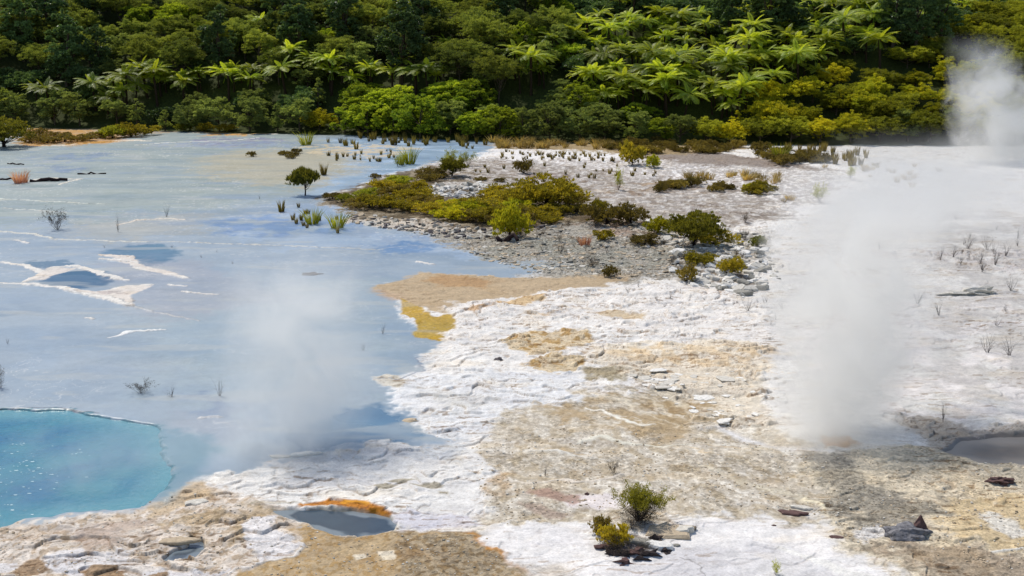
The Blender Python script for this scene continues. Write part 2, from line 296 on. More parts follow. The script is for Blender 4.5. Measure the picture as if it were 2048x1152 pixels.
paint([(1010, 1118), (1120, 1125), (1180, 1152), (1300, 1230), (1120, 1230)], (206, 200, 196), soft=.1, warp=.2, a=.8, gravel=.3)
stroke([(1360, 1118), (1400, 1135), (1415, 1152)], [1, 1, 1], (110, 104, 100), soft=.02, a=.8)
stroke([(1560, 1100), (1650, 1130), (1740, 1160)], [10, 14, 14], (226, 224, 222), soft=.05, a=.8, up=.02)
# ---- beige crust, bottom left
CR = [(-300, 1070), (60, 1050), (290, 1015), (390, 965), (470, 990), (545, 1020), (600, 1060), (606, 1100), (520, 1130), (430, 1160), (420, 1230), (-300, 1230)]
paint(CR, (214, 200, 186), soft=.1, warp=.15, gravel=.3, relief=.42, wet=0)
paint(CR, (220, 208, 198), soft=.1, a=.7, patch=.08, ps=90, pf=2.6)
paint(CR, (160, 138, 112), soft=.1, a=.6, patch=.05, ps=91, pf=4.0)
paint(CR, (228, 222, 218), soft=.1, a=.5, patch=.04, ps=92, pf=6)
paint([(280, 1010), (400, 960), (430, 1000), (300, 1030)], (200, 180, 154), soft=.1, warp=.2, a=.9)
paint([(300, 1040), (480, 1010), (560, 1040), (500, 1080), (420, 1100)], (182, 160, 128), soft=.15, warp=.3, a=.8, patch=.25, ps=80, gravel=.6)
paint([(100, 1060), (300, 1030), (330, 1080), (160, 1100)], (190, 172, 160), soft=.15, warp=.3, a=.8, patch=.25, ps=81)
for q in ([(-100, 1130), (0, 1120), (45, 1130), (20, 1145), (-100, 1160)], [(80, 1120), (150, 1100), (280, 1110), (190, 1135), (190, 1152), (110, 1150)], [(490, 1045), (545, 1030), (560, 1060), (600, 1085), (600, 1115), (520, 1125), (500, 1085)],
          [(220, 1130), (270, 1115), (330, 1135), (420, 1140), (480, 1130), (400, 1160), (250, 1160)]):
    paint(q, (222, 219, 222), soft=.05, warp=.16, relief=.4, a=.95)
for q in ([(45, 1125), (80, 1110), (100, 1140), (60, 1160), (20, 1160)], [(170, 1135), (230, 1125), (260, 1160), (180, 1170)], [(290, 1152), (330, 1140), (350, 1170), (290, 1190)]):
    paint(q, (160, 136, 112), soft=.04, warp=.12, gravel=.7)
stroke([(600, 1080), (606, 1102), (590, 1118), (530, 1126), (470, 1140), (430, 1155)], [3, 3, 3, 3, 3, 3], (232, 228, 226), soft=.03, up=.03)
stroke([(245, 1088), (268, 1098), (300, 1085), (298, 1078), (340, 1066), (375, 1068), (405, 1078)], [2, 3, 3, 2, 2, 3, 3], (70, 60, 50), soft=.03, warp=.06, a=.85)
# ---- right foreground
paint([(1600, 940), (1720, 890), (1880, 905), (2100, 930), (2300, 1000), (2300, 1230), (1960, 1230), (1720, 1100), (1640, 1040)], (208, 196, 176), soft=.25, warp=.4, gravel=.7, relief=.3, wet=0)
paint([(1600, 915), (1680, 900), (1740, 960), (1860, 1000), (1880, 1040), (1760, 1060), (1640, 1030), (1620, 960)], (150, 144, 134), soft=.3, warp=.6, a=.9, gravel=.9)
paint([(1720, 1080), (1880, 1085), (2050, 1110), (2300, 1120), (2300, 1230), (1980, 1230), (1800, 1120)], (164, 148, 130), soft=.2, warp=.4, a=.85, gravel=.7)
paint([(1880, 1000), (2300, 1000), (2300, 1090), (2000, 1100), (1900, 1060)], (206, 184, 146), soft=.2, warp=.4, a=.8, gravel=.4)
paint([(1940, 1025), (2000, 1028), (2048, 1060), (2010, 1070)], (220, 216, 210), soft=.08, warp=.2, a=.9)
stroke([(1985, 1105), (2020, 1100), (2048, 1098)], [4, 5, 4], (222, 220, 216), up=.03)
stroke([(1605, 995), (1640, 1008), (1650, 1025)], [5, 7, 3], (224, 214, 190), up=.02)
stroke([(1440, 855), (1500, 885), (1560, 900), (1640, 895)], [8, 10, 10, 8], (214, 214, 220), soft=.15, a=.9)
paint([(1640, 875), (1700, 868), (1720, 888), (1650, 892)], (190, 148, 96), soft=.08, warp=.15, a=.9)
paint([(1780, 830), (1850, 835), (1960, 860), (2060, 850), (2300, 870), (2300, 935), (1960, 930), (1880, 905), (1820, 860)], (176, 168, 160), soft=.2, warp=.3, relief=.7, gravel=.3)
paint([(1700, 1060), (1760, 1045), (1790, 1060), (1730, 1085)], (214, 212, 214), soft=.08, warp=.15, a=.8, gravel=.8)
paint([(1190, 1052), (1260, 1070), (1340, 1100), (1300, 1115), (1220, 1108)], (96, 80, 70), soft=.1, warp=.2, a=.75, gravel=.7)

# ---- pools: the sheet dips below the water level
POOLS = {}
def pool(name, pts, depth, bank, rgb_bed, warp=.10):
    P = to_w(pts); POOLS[name] = P
    idx, s, m = mask(P, .04, warp)
    _put(idx, 1 - ss(-.02, .09, s), rgb_bed, .8, 0, 0)
    s = poly_sdf(P, X[idx] + warp * W1[idx] + .04 * W3[idx], Y[idx] + warp * 1.6 * W2[idx] + .04 * W4[idx])
    SINK[idx] = np.maximum(SINK[idx], depth * (1 - ss(-bank, 0.08, s)))
paint([(300, 850), (420, 870), (440, 905), (400, 945), (330, 1000), (280, 1005)], (112, 142, 158), soft=.25, warp=.2, wet=.9)
pool('blue', [(-700, 815), (-60, 828), (20, 820), (120, 820), (180, 828), (240, 832), (285, 846), (325, 862), (345, 890), (352, 925), (340, 960), (310, 990), (230, 1016), (130, 1028), (60, 1036), (0, 1054), (-300, 1100), (-800, 1120)], .5, .45, (66, 116, 134), warp=.32)
paint([(560, 880), (640, 842), (690, 815), (760, 806), (796, 826), (815, 848), (850, 868), (800, 884), (700, 893), (600, 902)], (78, 112, 142), soft=.22, warp=.2, wet=1)
paint([(600, 880), (690, 830), (780, 830), (830, 868), (700, 888)], (84, 120, 150), soft=.3, warp=.2, a=.6)
pool('small', [(540, 1021), (580, 1018), (640, 1016), (700, 1020), (750, 1024), (780, 1034), (793, 1046), (785, 1058), (750, 1066), (710, 1068), (660, 1060), (620, 1044), (570, 1034)], .12, .07, (120, 116, 104))
pool('hole', [(324, 1112), (345, 1098), (378, 1090), (386, 1076), (402, 1080), (403, 1096), (380, 1110), (350, 1118)], .35, .05, (110, 110, 108))
pool('mud', [(1890, 905), (1920, 880), (1990, 870), (2100, 868), (2300, 880), (2300, 930), (2050, 926), (1960, 928)], .2, .4, (120, 112, 106))
stroke([(600, 1010), (650, 1006), (700, 1012), (745, 1018), (780, 1030)], [5, 13, 14, 12, 6], (186, 118, 10), soft=.05, warp=.06, gravel=.6, wet=.3)
stroke([(690, 1008), (740, 1012)], [6, 4], (216, 150, 20), soft=.05, warp=.06)
stroke([(500, 1010), (560, 1005), (600, 1006)], [4, 3, 3], (170, 162, 140), soft=.05, a=.8, relief=.8)
stroke([(0, 818), (60, 815), (120, 815), (160, 822), (200, 826)], [1.5, 1.5, 1.5, 1.5, 1], (60, 58, 66), soft=.02, warp=.04, a=.9)  # shade under the pool's far ledge, painted as a dark line

# hillside floor under the trees
s_hill = Y - foot(X, Y)
mh = ss(-.6, .6, s_hill + W1 * 1.2)
for k, v in enumerate(lin((66, 74, 34))): ch[:, k] += (v - ch[:, k]) * mh
ch[:, 3] *= (1 - mh); ch[:, 4] = ch[:, 4] * (1 - mh) + .8 * mh; ch[:, 5] *= (1 - mh)

# ---- relief
rel = ch[:, 5]; wet = ch[:, 3]
nf = fbm(X * .55 + W2 * .2, Y * .8 + W1 * .2, 5, 90, .55)
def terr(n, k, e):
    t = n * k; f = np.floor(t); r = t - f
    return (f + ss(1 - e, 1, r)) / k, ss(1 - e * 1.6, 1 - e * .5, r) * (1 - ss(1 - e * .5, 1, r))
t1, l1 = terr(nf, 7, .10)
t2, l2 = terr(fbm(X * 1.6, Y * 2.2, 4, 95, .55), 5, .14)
on = ss(.2, .8, rel + .5 * W3)
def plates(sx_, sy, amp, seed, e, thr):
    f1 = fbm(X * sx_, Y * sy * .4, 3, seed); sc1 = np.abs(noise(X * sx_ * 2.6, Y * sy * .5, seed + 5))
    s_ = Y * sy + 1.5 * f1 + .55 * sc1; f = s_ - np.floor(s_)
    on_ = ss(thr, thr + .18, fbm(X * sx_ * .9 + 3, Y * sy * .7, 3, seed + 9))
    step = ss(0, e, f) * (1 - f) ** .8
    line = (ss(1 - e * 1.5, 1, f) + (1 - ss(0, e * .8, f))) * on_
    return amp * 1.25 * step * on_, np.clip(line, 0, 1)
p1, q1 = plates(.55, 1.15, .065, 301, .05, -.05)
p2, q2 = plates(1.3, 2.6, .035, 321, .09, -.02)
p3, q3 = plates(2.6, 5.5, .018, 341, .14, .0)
PL = ss(.04, .55, rel)
near = 1 - ss(38, 55, Y)
Z = (t1 * .13 * rel + t2 * .03 * ss(.3, .9, rel) + PL * (p1 + .8 * p2 + .4 * p3 * near)) * (1 - .9 * wet)
Z += rel * .006 * SPK + ch[:, 4] * .008 * fbm(X * 9, Y * 9, 2, 99)
Z += .05 * W1 * (1 - wet) * (1 - mh)
keep = 1 - ss(.0, .05, SINK)
Z = np.maximum(Z, -.03) * keep
Z += LIFT * keep - SINK
Z = Z + hill(X, Y)
Z[Y < 15] -= .0
# stains and painted shade along crust edges and mottling
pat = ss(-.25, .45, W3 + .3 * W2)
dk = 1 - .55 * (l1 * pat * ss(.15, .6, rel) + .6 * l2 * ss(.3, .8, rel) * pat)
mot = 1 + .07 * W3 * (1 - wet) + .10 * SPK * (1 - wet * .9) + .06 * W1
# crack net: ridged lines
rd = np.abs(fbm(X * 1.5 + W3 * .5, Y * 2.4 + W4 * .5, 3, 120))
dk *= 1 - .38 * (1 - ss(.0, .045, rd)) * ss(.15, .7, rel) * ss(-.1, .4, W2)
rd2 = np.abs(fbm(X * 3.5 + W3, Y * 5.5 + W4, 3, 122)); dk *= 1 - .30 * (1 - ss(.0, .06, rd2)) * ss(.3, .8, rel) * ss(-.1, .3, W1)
dk *= 1 - PL * (1 - wet) * np.clip(.55 * q1 + .45 * q2 + .34 * q3 * near, 0, .7) * ss(-.3, .3, W4)  # plate edges: dirt plus riser shade put into the albedo
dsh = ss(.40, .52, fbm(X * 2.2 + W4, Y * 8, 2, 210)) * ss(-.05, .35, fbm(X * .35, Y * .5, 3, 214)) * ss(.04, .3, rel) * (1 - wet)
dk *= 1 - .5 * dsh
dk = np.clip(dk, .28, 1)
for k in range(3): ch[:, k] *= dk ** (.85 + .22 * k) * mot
# ochre tint noise on the dry sinter
oc = ss(.15, .7, fbm(X * .7, Y * 1.1, 4, 130)) * (1 - wet) * (1 - mh) * .42
for k, v in enumerate((1.0, .90, .74)): ch[:, k] *= 1 + (v - 1) * oc
gy_ = ss(.05, .5, fbm(X * .5 + 7, Y * 1.3, 4, 220)) * (1 - wet) * (1 - mh) * .20
for k, v in enumerate((.80, .80, .84)): ch[:, k] *= 1 + (v - 1) * gy_ * 2
# scum filaments and ripples on the wet flat
fl = np.abs(fbm(X * .35 + .6 * W1 - Y * .05, Y * .5 + W2 * .5, 4, 140))
farw = ss(45, 62, Y)
fil = (1 - ss(.0, .022, fl)) * ss(.3, .6, wet) * ss(.0, .5, fbm(X * .2, Y * .12, 2, 143) + .10 + .2 * farw)
fl2 = ss(.45, .75, fbm(X * 3, Y * 5.5, 3, 144)) * ss(.3, .6, wet) * ss(30, 50, Y) * ss(-.1, .4, fbm(X * .15, Y * .1, 2, 145))
for k, v in enumerate(lin((226, 222, 214))):
    ch[:, k] += (v - ch[:, k]) * np.clip(fil * .4 + fl2 * .35, 0, 1)
stk = fbm(X * .10 + .3 * W1, Y * .42 + .3 * W2, 4, 160); wz = ss(.3, .6, wet)
for k, v in enumerate((.16, .11, .06)): ch[:, k] *= 1 + wz * v * np.clip(stk * 1.6, -1, 1)
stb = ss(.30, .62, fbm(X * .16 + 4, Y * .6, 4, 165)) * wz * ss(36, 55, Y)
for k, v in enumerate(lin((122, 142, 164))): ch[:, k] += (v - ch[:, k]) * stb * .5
stp = ss(.34, .6, fbm(X * .2 + 9, Y * .7, 4, 170)) * wz
for k, v in enumerate(lin((178, 178, 170))): ch[:, k] += (v - ch[:, k]) * stp * .4
ch[:, 3] -= .35 * ss(.1, .5, fbm(X * .3, Y * .6, 3, 175)) * wz
bl = ss(.1, .6, fbm(X * .25, Y * .35, 4, 150)) * wet * .35
for k, v in enumerate((.82, .92, 1.06)): ch[:, k] *= 1 + (v - 1) * bl
ch = np.clip(ch, 0, 1)
ch[:, :3] = np.clip(ch[:, :3], .01, .86)

Zg = Z.reshape(NR, NC)
def gz(x, y):                            # height of the sheet
    i = np.clip(np.interp(y, yv, np.arange(NR)), 0, NR - 1.001); j = np.clip((x / y - rv[0]) / (rv[1] - rv[0]), 0, NC - 1.001)
    i0, j0 = int(i), int(j); a, b = i - i0, j - j0
    return float(Zg[i0, j0] * (1 - a) * (1 - b) + Zg[i0, j0 + 1] * (1 - a) * b + Zg[i0 + 1, j0] * a * (1 - b) + Zg[i0 + 1, j0 + 1] * a * b)
def hit(px, py, up=0.0):                 # place whose point `up` above the sheet is seen at this pixel
    d = ray(px, py); lo = 10.0
    for k in range(4000):
        y = lo + k * .08
        t = y / d.y; x = d.x * t; z = H + d.z * t
        if z - up <= gz(x, y): return Vector((x, y, gz(x, y)))
    return None

# ------------------------------------------------------------------ mesh and object helpers
def mesh(name, V, Fc, mats, attrs=None, smooth=False, midx=None):
    me = bpy.data.meshes.new(name)
    V = np.asarray(V, np.float32); Fc = [np.asarray(f, np.int32) for f in (Fc if isinstance(Fc, list) else [Fc]) if len(f)]
    tot = sum(len(f) for f in Fc); lp = np.concatenate([f.ravel() for f in Fc])
    sz = np.concatenate([np.full(len(f), f.shape[1], np.int32) for f in Fc])
    me.vertices.add(len(V)); me.vertices.foreach_set('co', V.ravel())
    me.loops.add(len(lp)); me.loops.foreach_set('vertex_index', lp)
    me.polygons.add(tot); me.polygons.foreach_set('loop_start', np.concatenate([[0], np.cumsum(sz)[:-1]]).astype(np.int32))
    me.polygons.foreach_set('loop_total', sz)
    for n, a in (attrs or {}).items():
        a = np.asarray(a, np.float32)
        if a.ndim == 1: at_ = me.attributes.new(n, 'FLOAT', 'POINT'); at_.data.foreach_set('value', a)
        else:
            c4 = np.ones((len(a), 4), np.float32); c4[:, :a.shape[1]] = a
            at_ = me.attributes.new(n, 'FLOAT_COLOR', 'POINT'); at_.data.foreach_set('color', c4.ravel())
    for m in (mats if isinstance(mats, list) else [mats]): me.materials.append(m)
    if midx is not None: me.polygons.foreach_set('material_index', np.asarray(midx, np.int32))
    me.polygons.foreach_set('use_smooth', np.full(tot, smooth))
    me.update(calc_edges=True)
    return me
def link(name, me, parent=None):
    o = bpy.data.objects.new(name, me); COL.objects.link(o)
    if parent: o.parent = parent
    return o
def empty(name):
    o = bpy.data.objects.new(name, None); COL.objects.link(o); o.empty_display_size = .2; return o
def tag(o, label=None, cat=None, group=None, kind=None):
    for k, v in (('label', label), ('category', cat), ('group', group), ('kind', kind)):
        if v: o[k] = v
    return o
def dup(root):
    r = root.copy(); COL.objects.link(r)
    for c in root.children:
        d = c.copy(); COL.objects.link(d); d.parent = r
    return r

class NT:
    def __init__(s, name):
        s.m = bpy.data.materials.new(name); s.m.use_nodes = True; s.t = s.m.node_tree; s.t.nodes.clear()
        s.out = s.n('ShaderNodeOutputMaterial')
    def n(s, t, ins=None, **kw):
        nd = s.t.nodes.new(t)
        for k, v in kw.items(): setattr(nd, k, v)
        for k, v in (ins or {}).items():
            if isinstance(v, bpy.types.NodeSocket): s.t.links.new(v, nd.inputs[k])
            else: nd.inputs[k].default_value = v
        return nd
    def math(s, op, a, b=0.0, c=0.0, clamp=False):
        nd = s.n('ShaderNodeMath', {0: a, 1: b, 2: c}, operation=op); nd.use_clamp = clamp; return nd.outputs[0]
    def mr(s, v, a, b, c=0.0, d=1.0, smooth=False):
        nd = s.n('ShaderNodeMapRange', {0: v, 1: a, 2: b, 3: c, 4: d})
        if smooth: nd.interpolation_type = 'SMOOTHSTEP'
        return nd.outputs[0]
    def mul(s, a, b):                    # colour x colour/value
        nd = s.n('ShaderNodeVectorMath', {0: a, 1: b}, operation='MULTIPLY'); return nd.outputs[0]

# ground material
g = NT('sinter_ground')
geo = g.n('ShaderNodeNewGeometry'); pos = geo.outputs['Position']
alb = g.n('ShaderNodeAttribute', attribute_name='albedo').outputs['Color']
prm = g.n('ShaderNodeSeparateColor', {0: g.n('ShaderNodeAttribute', attribute_name='param').outputs['Color']})
wetS, grvS, relS = prm.outputs[0], prm.outputs[1], prm.outputs[2]
vo = g.n('ShaderNodeTexVoronoi', {'Vector': pos, 'Scale': 13.0, 'Randomness': 1.0})
vo2 = g.n('ShaderNodeTexVoronoi', {'Vector': pos, 'Scale': 30.0})
cellv = g.n('ShaderNodeSeparateColor', {0: vo.outputs['Color']}).outputs[0]
cell2 = g.n('ShaderNodeSeparateColor', {0: vo2.outputs['Color']}).outputs[1]
nz = g.n('ShaderNodeTexNoise', {'Vector': pos, 'Scale': 22.0, 'Detail': 5.0, 'Roughness': .65}).outputs[0]
nz2 = g.n('ShaderNodeTexNoise', {'Vector': pos, 'Scale': 4.0, 'Detail': 6.0, 'Roughness': .7}).outputs[0]
stone = g.math('ADD', g.mr(cellv, 0, 1, -.34, .34), g.mr(cell2, 0, 1, -.22, .22))
edge = g.mr(vo.outputs['Distance'], .03, .065, 0, -.18)
sp = g.math('MULTIPLY', g.math('ADD', stone, edge), grvS)
fine = g.math('MULTIPLY', g.mr(nz, .3, .7, -.16, .16), g.math('SUBTRACT', 1.0, wetS))
fine2 = g.math('MULTIPLY', g.mr(nz2, .3, .7, -.10, .10), g.math('SUBTRACT', 1.0, g.math('MULTIPLY', wetS, .6)))
fac = g.math('ADD', g.math('ADD', 1.0, sp), g.math('ADD', fine, fine2))
base = g.mul(alb, fac)
bmp = g.n('ShaderNodeBump', {'Strength': .45, 'Distance': .02, 'Height': g.math('ADD', g.math('MULTIPLY', g.math('MULTIPLY', cellv, grvS), 1.0), g.math('MULTIPLY', nz, g.math('SUBTRACT', 1.0, wetS)))})
rp = g.n('ShaderNodeTexNoise', {'Vector': pos, 'Scale': 6.0, 'Detail': 3.0}).outputs[0]
bmp2 = g.n('ShaderNodeBump', {'Strength': .12, 'Distance': .02, 'Height': rp, 'Normal': bmp.outputs[0]})
pb = g.n('ShaderNodeBsdfPrincipled', {'Base Color': base, 'Roughness': g.mr(wetS, 0, 1, .92, .24), 'Specular IOR Level': g.mr(wetS, 0, 1, .15, .45), 'Normal': bmp2.outputs[0]})
g.t.links.new(pb.outputs[0], g.out.inputs[0])
ii, jj = np.meshgrid(np.arange(NR - 1), np.arange(NC - 1), indexing='ij')
q = (ii * NC + jj).ravel()
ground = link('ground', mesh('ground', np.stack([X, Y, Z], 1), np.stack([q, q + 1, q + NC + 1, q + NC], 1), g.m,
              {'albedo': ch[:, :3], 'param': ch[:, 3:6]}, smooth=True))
tag(ground, kind='structure')

# ------------------------------------------------------------------ water
def water_mat(name, c1, c2, rough=.06, bump=.25, scale=5.0, c3=(120, 130, 136), shelf=.12):
    m = NT(name); pos = m.n('ShaderNodeNewGeometry').outputs['Position']
    n1 = m.n('ShaderNodeTexNoise', {'Vector': pos, 'Scale': .8, 'Detail': 3.0}).outputs[0]
    mx = m.n('ShaderNodeMix', data_type='RGBA'); mx.inputs[6].default_value = (*lin(c1), 1); mx.inputs[7].default_value = (*lin(c2), 1)
    m.t.links.new(m.mr(n1, .35, .65), mx.inputs[0])
    sh = m.math('ADD', m.n('ShaderNodeAttribute', attribute_name='shelf').outputs['Fac'], m.mr(n1, .3, .7, -.25, .25))
    mz = m.n('ShaderNodeMix', {0: m.mr(sh, 0.0, shelf, 1, 0, smooth=True)}, data_type='RGBA'); mz.inputs[7].default_value = (*lin(c3), 1)
    m.t.links.new(mx.outputs[2], mz.inputs[6]); mx = mz
    n2 = m.n('ShaderNodeTexNoise', {'Vector': pos, 'Scale': scale, 'Detail': 4.0, 'Distortion': .6}).outputs[0]
    b = m.n('ShaderNodeBump', {'Strength': bump, 'Distance': .03, 'Height': n2})
    p = m.n('ShaderNodeBsdfPrincipled', {'Base Color': mx.outputs[2], 'Roughness': rough, 'IOR': 1.33, 'Normal': b.outputs[0]})
    m.t.links.new(p.outputs[0], m.out.inputs[0]); return m.m
def water(name, key, level, mat, grow=.25):
    P = POOLS[key]; c = P.mean(0)
    d = P - c; L = np.linalg.norm(d, axis=1, keepdims=True); Q = c + d * (1 + grow / L)
    lo, hi = Q.min(0), Q.max(0); nx, ny = 150, 90
    gx, gy = np.meshgrid(np.linspace(lo[0], hi[0], nx), np.linspace(lo[1], hi[1], ny)); gx, gy = gx.ravel(), gy.ravel()
    sd_ = poly_sdf(P, gx, gy); ok = (sd_ < grow).reshape(ny, nx)
    i_, j_ = np.nonzero(ok[:-1, :-1] & ok[1:, 1:] & ok[:-1, 1:] & ok[1:, :-1]); k_ = i_ * nx + j_
    bm = mesh(name, np.column_stack([gx, gy, np.full(len(gx), level)]), np.stack([k_, k_ + 1, k_ + nx + 1, k_ + nx], 1), mat, {'shelf': np.clip(-sd_, 0, 3)})
    o = link(name, bm); tag(o, kind='structure'); return o
water('pool_water', 'blue', -.045, water_mat('turquoise_water', (38, 108, 142), (56, 130, 148), .07, .8, 7.0, (92, 148, 160), 1.0), .75)
water('small_pool_water', 'small', -.045, water_mat('slate_water', (52, 64, 76), (66, 80, 92), .05, .15), .15)
water('sinkhole_water', 'hole', -.07, water_mat('grey_water', (72, 82, 92), (90, 98, 106), .08, .15), .1)
water('mud_pool_water', 'mud', -.045, water_mat('mud_water', (112, 103, 94), (130, 120, 109), .55, .2, 5.0, (150, 142, 132), .8), .2)
def glint_flecks():  # flat pale flecks made up in place of sun glints on the water
    rng = np.random.default_rng(12); Vs, Fq = [], []
    spots = [(45, 930, 60, 28, 46), (20, 985, 30, 30, 14), (30, 885, 14, 5, 6), (150, 905, 24, 12, 8), (120, 955, 60, 20, 10)]
    for cx, cyy, sx_, sy, n in spots:
        for k in range(n):
            x, y = at(cx + rng.normal(0, sx_ * .6), cyy + rng.normal(0, sy * .5)); a = rng.uniform(.012, .045) * rng.uniform(.5, 1.3); b = a * rng.uniform(.3, .6); i = len(Vs)
            for t in range(6): r_ = rng.uniform(.7, 1.2); Vs.append((x + a * r_ * math.cos(t * 1.047), y + b * r_ * math.sin(t * 1.047), -.040))
            Fq.append([i + t for t in range(6)])
    m = NT('glint_flecks'); p = m.n('ShaderNodeBsdfPrincipled', {'Base Color': (.62, .8, .82, 1), 'Roughness': .5}); m.t.links.new(p.outputs[0], m.out.inputs[0])
    o = link('glint_flecks', mesh('glint_flecks', Vs, np.array(Fq), m.m)); tag(o, 'small pale flecks standing in for sun glints on the blue pool', 'glint_flecks', kind='stuff')
glint_flecks()
print('ground done', N)

# ------------------------------------------------------------------ plant materials
def leaf_mat(name, c, c2, trans=.35, var=.35, spec=.2, rough=.55):
    m = NT(name)
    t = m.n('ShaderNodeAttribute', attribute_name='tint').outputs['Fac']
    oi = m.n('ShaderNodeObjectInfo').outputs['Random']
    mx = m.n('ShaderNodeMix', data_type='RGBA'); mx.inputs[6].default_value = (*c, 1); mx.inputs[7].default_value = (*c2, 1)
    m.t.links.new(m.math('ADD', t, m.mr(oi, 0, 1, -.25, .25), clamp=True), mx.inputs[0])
    oi2 = m.math('FRACT', m.math('MULTIPLY', oi, 7.31))
    colr = m.mul(mx.outputs[2], m.mr(oi2, 0, 1, 1 - var, 1 + var))
    p = m.n('ShaderNodeBsdfPrincipled', {'Base Color': colr, 'Roughness': rough, 'Specular IOR Level': spec})
    tr = m.n('ShaderNodeBsdfTranslucent', {'Color': m.mul(colr, (1.5, 1.45, .8))})
    ms = m.n('ShaderNodeMixShader', {0: trans, 1: p.outputs[0], 2: tr.outputs[0]})
    m.t.links.new(ms.outputs[0], m.out.inputs[0]); return m.m
def bark_mat(name, c, var=.3):
    m = NT(name); tc = m.n('ShaderNodeTexCoord').outputs['Object']
    n = m.n('ShaderNodeTexNoise', {'Vector': tc, 'Scale': 9.0, 'Detail': 5.0}).outputs[0]
    cc = m.mul(m.n('ShaderNodeRGB').outputs[0], m.mr(n, .3, .7, 1 - var, 1 + var))
    [x for x in m.t.nodes if x.type == 'RGB'][0].outputs[0].default_value = (*c, 1)
    p = m.n('ShaderNodeBsdfPrincipled', {'Base Color': cc, 'Roughness': .9, 'Specular IOR Level': .1})
    m.t.links.new(p.outputs[0], m.out.inputs[0]); return m.m
M = dict(
    olive=leaf_mat('olive_leaf', (0.184, 0.201, 0.023), (0.368, 0.368, 0.034), .48),
    yellow=leaf_mat('yellow_olive_leaf', (0.248, 0.272, 0.019), (0.528, 0.461, 0.024), .48),
    kanuka=leaf_mat('brown_olive_leaf', (0.140, 0.182, 0.042), (0.322, 0.350, 0.059), .46),
    green=leaf_mat('green_leaf', (0.156, 0.234, 0.023), (0.442, 0.494, 0.039), .48),
    dark=leaf_mat('dark_leaf', (0.075, 0.128, 0.045), (0.210, 0.300, 0.090), .3, spec=.4, rough=.4),
    grey=leaf_mat('grey_green_leaf', (0.156, 0.202, 0.065), (0.351, 0.403, 0.104), .46),
    fern=leaf_mat('fern_frond', (0.187, 0.275, 0.028), (0.506, 0.539, 0.044), .45, var=.42, spec=.3, rough=.45),
    rust=leaf_mat('rust_leaf', (0.14, 0.105, 0.03), (0.32, 0.24, 0.045), .3),
    pink=leaf_mat('pink_leaf', (0.463, 0.186, 0.131), (0.600, 0.371, 0.260), .3),
    straw=leaf_mat('straw_blade', (0.223, 0.157, 0.055), (0.557, 0.408, 0.148), .3),
    mix=leaf_mat('olive_tip_leaf', (.11, .115, .02), (.30, .27, .03), .4),
    dead=leaf_mat('dead_leaf', (.055, .042, .034), (.12, .09, .06), .15),
    ochre=leaf_mat('ochre_leaf', (0.196, 0.172, 0.023), (0.460, 0.356, 0.029), .48),
    bark=bark_mat('bark', (.10, .075, .05)), twig=bark_mat('grey_twig', (.085, .07, .065)), dtwig=bark_mat('dark_twig', (.035, .022, .022)),
    fibre=bark_mat('fern_trunk', (.05, .032, .02)))

# ------------------------------------------------------------------ plant geometry
def tubes(paths, sides=5):
    Vs, Fs, b = [], [], 0
    for pts, rad in paths:
        n = len(pts)
        for i, (p, r) in enumerate(zip(pts, rad)):
            t = (pts[min(i + 1, n - 1)] - pts[max(i - 1, 0)]).normalized()
            u = t.cross(Vector((0.3, 1, .1))).normalized(); v = t.cross(u)
            for k in range(sides):
                a = 2 * math.pi * k / sides
                Vs.append(p + u * (math.cos(a) * r) + v * (math.sin(a) * r))
        for i in range(n - 1):
            for k in range(sides):
                k2 = (k + 1) % sides
                Fs.append((b + i * sides + k, b + i * sides + k2, b + (i + 1) * sides + k2, b + (i + 1) * sides + k))
        b += n * sides
    return np.array([tuple(v) for v in Vs]), np.array(Fs)
def leaves(P, D, size, width, jit=.5, up=0.0, rng=RN, tint=None):
    """one kite-shaped leaf or leaf spray per point; D = preferred direction"""
    n = len(P); d = D + rng.normal(0, jit, (n, 3)); d[:, 2] += up
    d /= np.linalg.norm(d, axis=1, keepdims=True) + 1e-9
    s = np.cross(d, rng.normal(0, 1, (n, 3))); s /= np.linalg.norm(s, axis=1, keepdims=True) + 1e-9
    L = (size * rng.uniform(.6, 1.35, n))[:, None]; Wd = L * width * .5
    V = np.stack([P - d * L * .35, P + s * Wd, P + d * L * .65, P - s * Wd], 1).reshape(-1, 3)
    Fq = np.arange(n * 4).reshape(n, 4)
    t = rng.uniform(0, 1, n) if tint is None else np.clip(tint + rng.normal(0, .18, n), 0, 1)
    return V, Fq, np.repeat(t, 4)
def sph(n, rng=RN):
    v = rng.normal(0, 1, (n, 3)); return v / np.linalg.norm(v, axis=1, keepdims=True)
